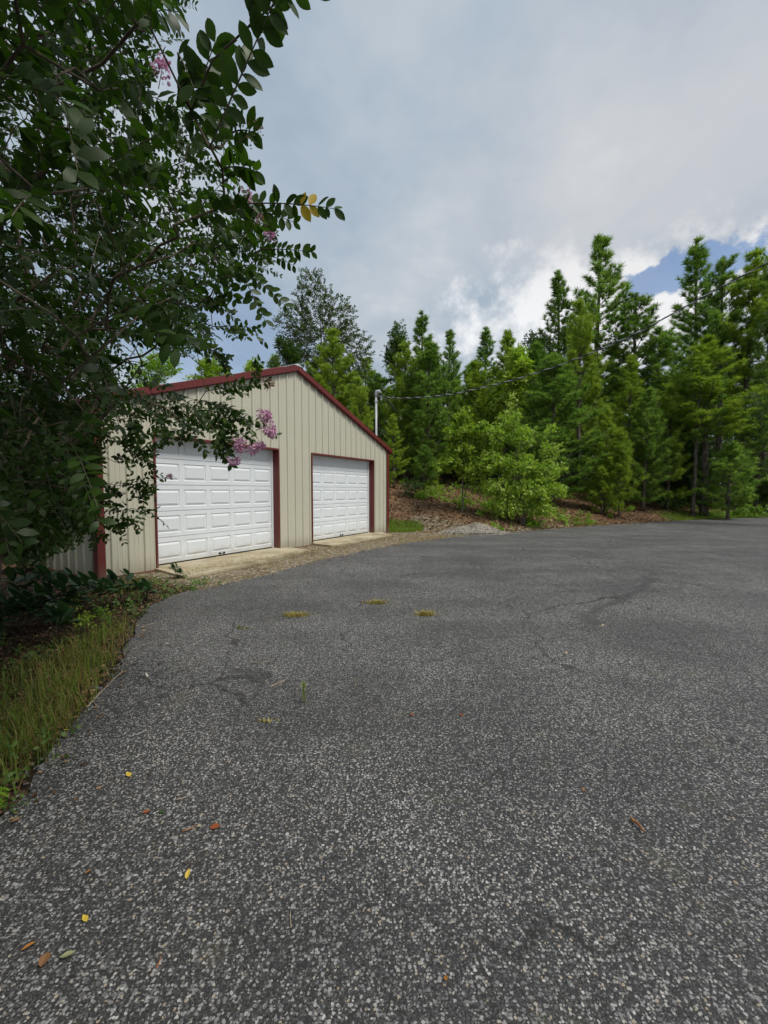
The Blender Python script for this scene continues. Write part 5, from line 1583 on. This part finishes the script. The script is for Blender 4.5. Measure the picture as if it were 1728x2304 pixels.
# pine seedling growing in the asphalt
g_ = on_ground(684, 1582)
sd = thing('pine_seedling', (g_[0], g_[1], 0), 'tiny green pine seedling growing out of the asphalt', 'seedling')
mb_ = MB(); mb_.tube([(0, 0, -0.01), (0.004, 0, 0.07), (0.0, 0, 0.15)], [0.003, 0.0025, 0.0015], 5); obj('stem', mb_.build('stem', MATS['stem_green']), sd)
n_ = 190
zz = R.uniform(0.01, 0.16, n_); a = R.uniform(0, 6.28, n_); el = R.uniform(0.2, 1.1, n_); L_ = R.uniform(0.02, 0.045, n_) * np.where((zz > 0.06) & (zz < 0.085), 0.5, 1)
d_ = np.column_stack([np.cos(a) * np.cos(el), np.sin(a) * np.cos(el), np.sin(el)]); b0 = np.column_stack([np.zeros((n_, 2)), zz]); w_ = unit(np.cross(d_, R.normal(0, 1, (n_, 3)))) * 0.0014
V = np.stack([b0 - w_, b0 + w_, b0 + d_ * L_[:, None]], 1).reshape(-1, 3)
obj('needles', mesh('needles', V, np.arange(n_ * 3).reshape(-1, 3), MATS['pine_needle_bright'], np.repeat(R.uniform(0, 0.999, n_), 3)), sd, kind='stuff')

# fallen leaves: a curled blade with a midrib and stalk
FL_V = np.array([(0, -0.25, 0.01), (0.02, -0.25, 0.01), (0, 0, 0.0), (-0.30, 0.25, 0.10), (0.30, 0.25, 0.06), (-0.36, 0.55, 0.14), (0.36, 0.55, 0.08), (-0.2, 0.85, 0.10), (0.2, 0.85, 0.05), (0, 1.08, 0.12), (0, 0.25, 0.0), (0, 0.55, 0.0), (0, 0.85, 0.02)], float)
FL_F = np.array([(0, 1, 2), (2, 10, 3), (2, 4, 10), (10, 11, 5), (10, 5, 3), (10, 4, 6), (10, 6, 11), (11, 12, 7), (11, 7, 5), (11, 6, 8), (11, 8, 12), (12, 9, 7), (12, 8, 9)], int)
LEAVES = [(293, 1747, 0.055, 'leaf_yellow', 1.1, 'round bright yellow fallen leaf near the bed edge'), (343, 1735, 0.055, 'leaf_orange', 0.7, 'slim orange fallen leaf right of the round yellow one'),
          (321, 1829, 0.045, 'leaf_rust', 0.9, 'small rust-red fallen leaf below the slim orange leaf'), (367, 1828, 0.06, 'leaf_green', 0.6, 'dull green fallen leaf left of the rusty curled leaf'),
          (472, 1861, 0.07, 'leaf_rust', 0.8, 'curled rusty brown fallen leaf on the asphalt'), (443, 1857, 0.035, 'leaf_tan', 0.8, 'small tan leaf scrap left of the curled rusty leaf'),
          (426, 1939, 0.04, 'leaf_orange', 0.9, 'little orange leaf just above a yellow one'), (419, 1978, 0.05, 'leaf_yellow', 0.8, 'amber fallen leaf standing on edge'),
          (196, 2073, 0.05, 'leaf_yellow', 0.8, 'yellow fallen leaf alone in the lower left'), (81, 2118, 0.06, 'leaf_orange', 1.0, 'amber orange fallen leaf near the lower left corner'),
          (107, 2142, 0.075, 'leaf_brown', 0.9, 'brown torn leaf beside the amber orange leaf'), (168, 2141, 0.06, 'leaf_olive', 0.7, 'pale olive fallen leaf right of the brown torn leaf'),
          (191, 1966, 0.035, 'leaf_orange', 0.8, 'tiny orange leaf scrap at the lower left'), (408, 1507, 0.06, 'leaf_orange', 1.0, 'orange-tan fallen leaf on the dark asphalt left of the seedling'),
          (382, 1447, 0.075, 'leaf_pale', 0.7, 'bleached pale leaf scrap near the bed'), (333, 1524, 0.07, 'leaf_pale', 0.6, 'pale dry leaf by the bed edge'), (407, 1446, 0.05, 'leaf_pale', 0.9, 'second bleached leaf scrap near the bed'),
          (928, 1611, 0.055, 'leaf_rust', 0.9, 'rusty leaf scrap in the middle of the asphalt'), (1035, 1605, 0.075, 'leaf_rust', 0.5, 'dark red leaf scrap right of the middle'),
          (1273, 1466, 0.09, 'leaf_tan', 0.6, 'tan fallen leaf on the sunlit asphalt at the right'), (1353, 1408, 0.07, 'leaf_tan', 0.6, 'small tan leaf near the dark seam'),
          (156, 1642, 0.05, 'leaf_yellow', 1.0, 'yellow leaf lying against the bed edge'), (1255, 1830, 0.03, 'leaf_tan', 0.9, 'yellowish leaf fragment left of the reddish stick'),
          (1000, 2195, 0.03, 'leaf_orange', 0.8, 'orange leaf fragment near the bottom centre'), (1312, 1780, 0.04, 'leaf_brown', 0.9, 'brown leaf fragment above the reddish stick'), (1590, 1412, 0.06, 'leaf_tan', 0.7, 'pale leaf fragment at the far right of the asphalt')]
fl = {}
for px, py, sz, m_, wd, lb in LEAVES:
    if m_ not in fl:
        fl[m_] = mesh('fallen_leaf', FL_V, FL_F, MATS[m_], np.full(len(FL_V), 0.6))
    g_ = on_ground(px, py, 0.008)
    o = obj('fallen_leaf', fl[m_], None, tuple(g_), lb, 'leaf', 'leaves fallen on the asphalt')
    sz *= 0.68; o.scale = (sz * wd, sz, sz); o.rotation_euler = (R.normal(0, 0.25), R.normal(0, 0.25), R.uniform(0, 6.28))
# twigs
TWIGS = [([(196, 1592), (225, 1560), (262, 1523), (275, 1511), (262, 1504), (244, 1507)], 0.007, 'twig_wood', 'long hooked pale stick lying along the bed edge', [(210, 1578), (218, 1590)]),
         ([(566, 1489), (590, 1490), (612, 1488)], 0.004, 'twig_wood', 'straight pale twig upper left of the seedling', None), ([(608, 1546), (625, 1537), (643, 1529)], 0.006, 'twig_wood', 'forked pale twig left of the seedling', [(620, 1540), (634, 1541)]),
         ([(425, 1507), (440, 1495), (457, 1483)], 0.003, 'twig_wood', 'thin grass-like twig beside the orange-tan leaf', None), ([(1419, 1842), (1434, 1853), (1449, 1871)], 0.0075, 'twig_red', 'short thick reddish-brown stick at the lower right', None),
         ([(410, 1870), (425, 1866), (441, 1857)], 0.003, 'twig_red', 'thin reddish twig left of the curled rusty leaf', None), ([(395, 1800), (410, 1796), (421, 1793)], 0.003, 'twig_wood', 'pale straw fragment above the curled rusty leaf', None),
         ([(316, 1412), (335, 1406), (356, 1400)], 0.006, 'twig_wood', 'pale twig at the top of the dark asphalt beside the bed', None), ([(655, 2087), (653, 2068), (654, 2048)], 0.0025, 'twig_wood', 'upright-lying straw stem near the bottom', None), ([(352, 2178), (358, 2165), (362, 2152)], 0.0025, 'twig_red', 'short reddish straw at the bottom left', None),
         ([(798, 1544), (802, 1536), (806, 1529)], 0.004, 'twig_wood', 'short pale twig right of the seedling', None), ([(1195, 1836), (1202, 1832), (1206, 1824)], 0.002, 'twig_wood', 'curved straw left of the reddish stick', None), ([(1152, 2112), (1157, 2120), (1160, 2125)], 0.002, 'twig_wood', 'tiny straw near the bottom right', None)]
for pts, rad_, m_, lb, fork in TWIGS:
    P_ = np.array([on_ground(a_, b_, 0.006 + rad_) for a_, b_ in pts])
    c = P_[0].copy(); c[2] = 0
    sp = smooth_poly([q for q in P_], 0.02) if len(P_) > 2 else P_
    t = thing('twig', tuple(c), lb, 'twig', 'twigs and straws on the asphalt')
    mb_ = MB(); mb_.tube(sp - c + np.column_stack([np.zeros((len(sp), 2)), np.abs(R.normal(0, rad_ * 0.3, len(sp)))]), rad_ * np.linspace(1, 0.55, len(sp)), 6); obj('stick', mb_.build('stick', MATS[m_], True), t)
    if fork:
        Q = np.array([on_ground(a_, b_, 0.006 + rad_) for a_, b_ in fork]) - c
        mb_ = MB(); mb_.tube(Q, [rad_ * 0.6, rad_ * 0.4], 5); obj('side_twig', mb_.build('side_twig', MATS[m_], True), t)
# low evergreen plants in the bed: whorls of long leaves, every leaf a part
bl_mesh = [mesh('leaf', BIGLEAF_V * np.array([0.85, 1, 1]), [BIGLEAF_F3, BIGLEAF_F4], MATS['bed_leaf'], np.full(len(BIGLEAF_V), q)) for q in (0.15, 0.45, 0.75)]
PLANTS = [(330, 1352, 0.30, 'rightmost low evergreen plant beside the asphalt corner'), (280, 1358, 0.34, 'low evergreen plant second from the asphalt corner'), (228, 1372, 0.42, 'bushy evergreen plant before the red garage corner'), (175, 1358, 0.36, 'low evergreen plant left of the red garage corner'),
          (150, 1400, 0.42, 'dark evergreen plant in the middle of the bed'), (95, 1400, 0.40, 'dark evergreen plant left of the bed middle'), (50, 1420, 0.42, 'dark evergreen plant near the left edge of the bed'), (10, 1440, 0.42, 'leftmost dark evergreen plant of the bed'),
          (120, 1450, 0.34, 'lower dark evergreen plant in front of the bed middle'), (400, 1300, 0.20, 'small green weed at the gravel corner of the apron'), (60, 1370, 0.40, 'evergreen plant in the shade behind the left bed'), (110, 1345, 0.38, 'evergreen plant under the garage side wall')]
for px, py, sz, lb in PLANTS:
    g_ = on_ground(px, py)
    t = thing('evergreen_plant', (g_[0], g_[1], hz(g_[0], g_[1]) - 0.01), lb, 'plant', 'low evergreen plants in the bed')
    sz *= 1.25
    for w_ in range(4):
        a0 = R.uniform(0, 6.28); top = np.array([math.cos(a0) * 0.28 * sz * (w_ > 0), math.sin(a0) * 0.28 * sz * (w_ > 0), sz * R.uniform(0.55, 1.0)])
        mb_ = MB(); mb_.tube([(0, 0, 0), top * 0.6 + np.array([0, 0, 0.02]), top], [0.006, 0.005, 0.003], 5); s_ = obj('stem', mb_.build('stem', MATS['stem_green'], True), t)
        for k_ in range(8):
            a = k_ * 6.283 / 8 * 2.0 + R.normal(0, 0.25); el = R.uniform(-0.15, 0.65) if k_ < 6 else 1.0
            dv_ = np.array([math.cos(a) * math.cos(el), math.sin(a) * math.cos(el), math.sin(el)])
            x_ = unit(np.cross(dv_, [0, 0, 1.0])); z_ = np.cross(x_, dv_); s3 = sz * R.uniform(0.34, 0.5); p = top * (0.72 + 0.28 * (k_ % 4) / 3)
            o = obj('leaf', bl_mesh[R.randint(3)], s_)
            o.matrix_local = Matrix(((x_[0] * s3, dv_[0] * s3, z_[0] * s3, p[0]), (x_[1] * s3, dv_[1] * s3, z_[1] * s3, p[1]), (x_[2] * s3, dv_[2] * s3, z_[2] * s3, p[2]), (0, 0, 0, 1)))
# bright seedlings in the bed and the fern at the frame's left edge
for px, py, h_, m_, lb, sd_ in [(165, 1385, 0.26, 'lime_leaf', 'fresh lime seedling among the dark evergreen plants', 201), (190, 1420, 0.22, 'lime_leaf', 'small lime seedling at the grassy bed edge', 202), (232, 1405, 0.2, 'maple_leaf', 'weedy green seedling at the rim of the asphalt', 203)]:
    g_ = on_ground(px, py)
    broadleaf('bed_seedling', (g_[0], g_[1], 0), lb, 'seedling', [((0, 0, h_ * 0.7), (h_ * 0.4, h_ * 0.4, h_ * 0.3))], 14, sd_, m_, leaf=0.05, pairs=3, shoot=0.09, shell=0.1, r_tip=0.0015, step=0.06)
g_ = on_ground(-50, 1850)
fern = thing('fern', (g_[0], g_[1], 0.0), 'bright green feathery fern at the left edge by the asphalt', 'fern')
for k_ in range(7):
    a = -0.5 + k_ * 0.28 + R.normal(0, 0.08); L_ = R.uniform(0.10, 0.16)
    s_ = np.linspace(0, 1, 16); h = np.array([math.cos(a), math.sin(a), 0])
    C_ = h * (L_ * s_)[:, None] + np.array([0, 0, 1.0]) * (0.10 * np.sin(s_ * 2.4) + 0.02)[:, None]
    A_, F_, c_ = [], [], []
    sd_ = np.array([-math.sin(a), math.cos(a), 0])
    V = []; F = []
    for i_ in range(1, 16):
        w_ = 0.03 * math.sin(0.25 + s_[i_] * 2.6)
        for sg in (-1, 1):
            q = len(V); p = C_[i_]
            V += [p, p + sd_ * sg * w_ * 0.5 + h * 0.012 + np.array([0, 0, 0.004]), p + sd_ * sg * w_ + h * 0.012 - np.array([0, 0, 0.006]), p + sd_ * sg * w_ * 0.5 - h * 0.003]
            F.append((q, q + 1, q + 2, q + 3))
    obj('frond', mesh('frond', np.array(V), np.array(F), MATS['maple_leaf'], R.uniform(0.5, 0.9, len(V))), fern, kind='stuff')
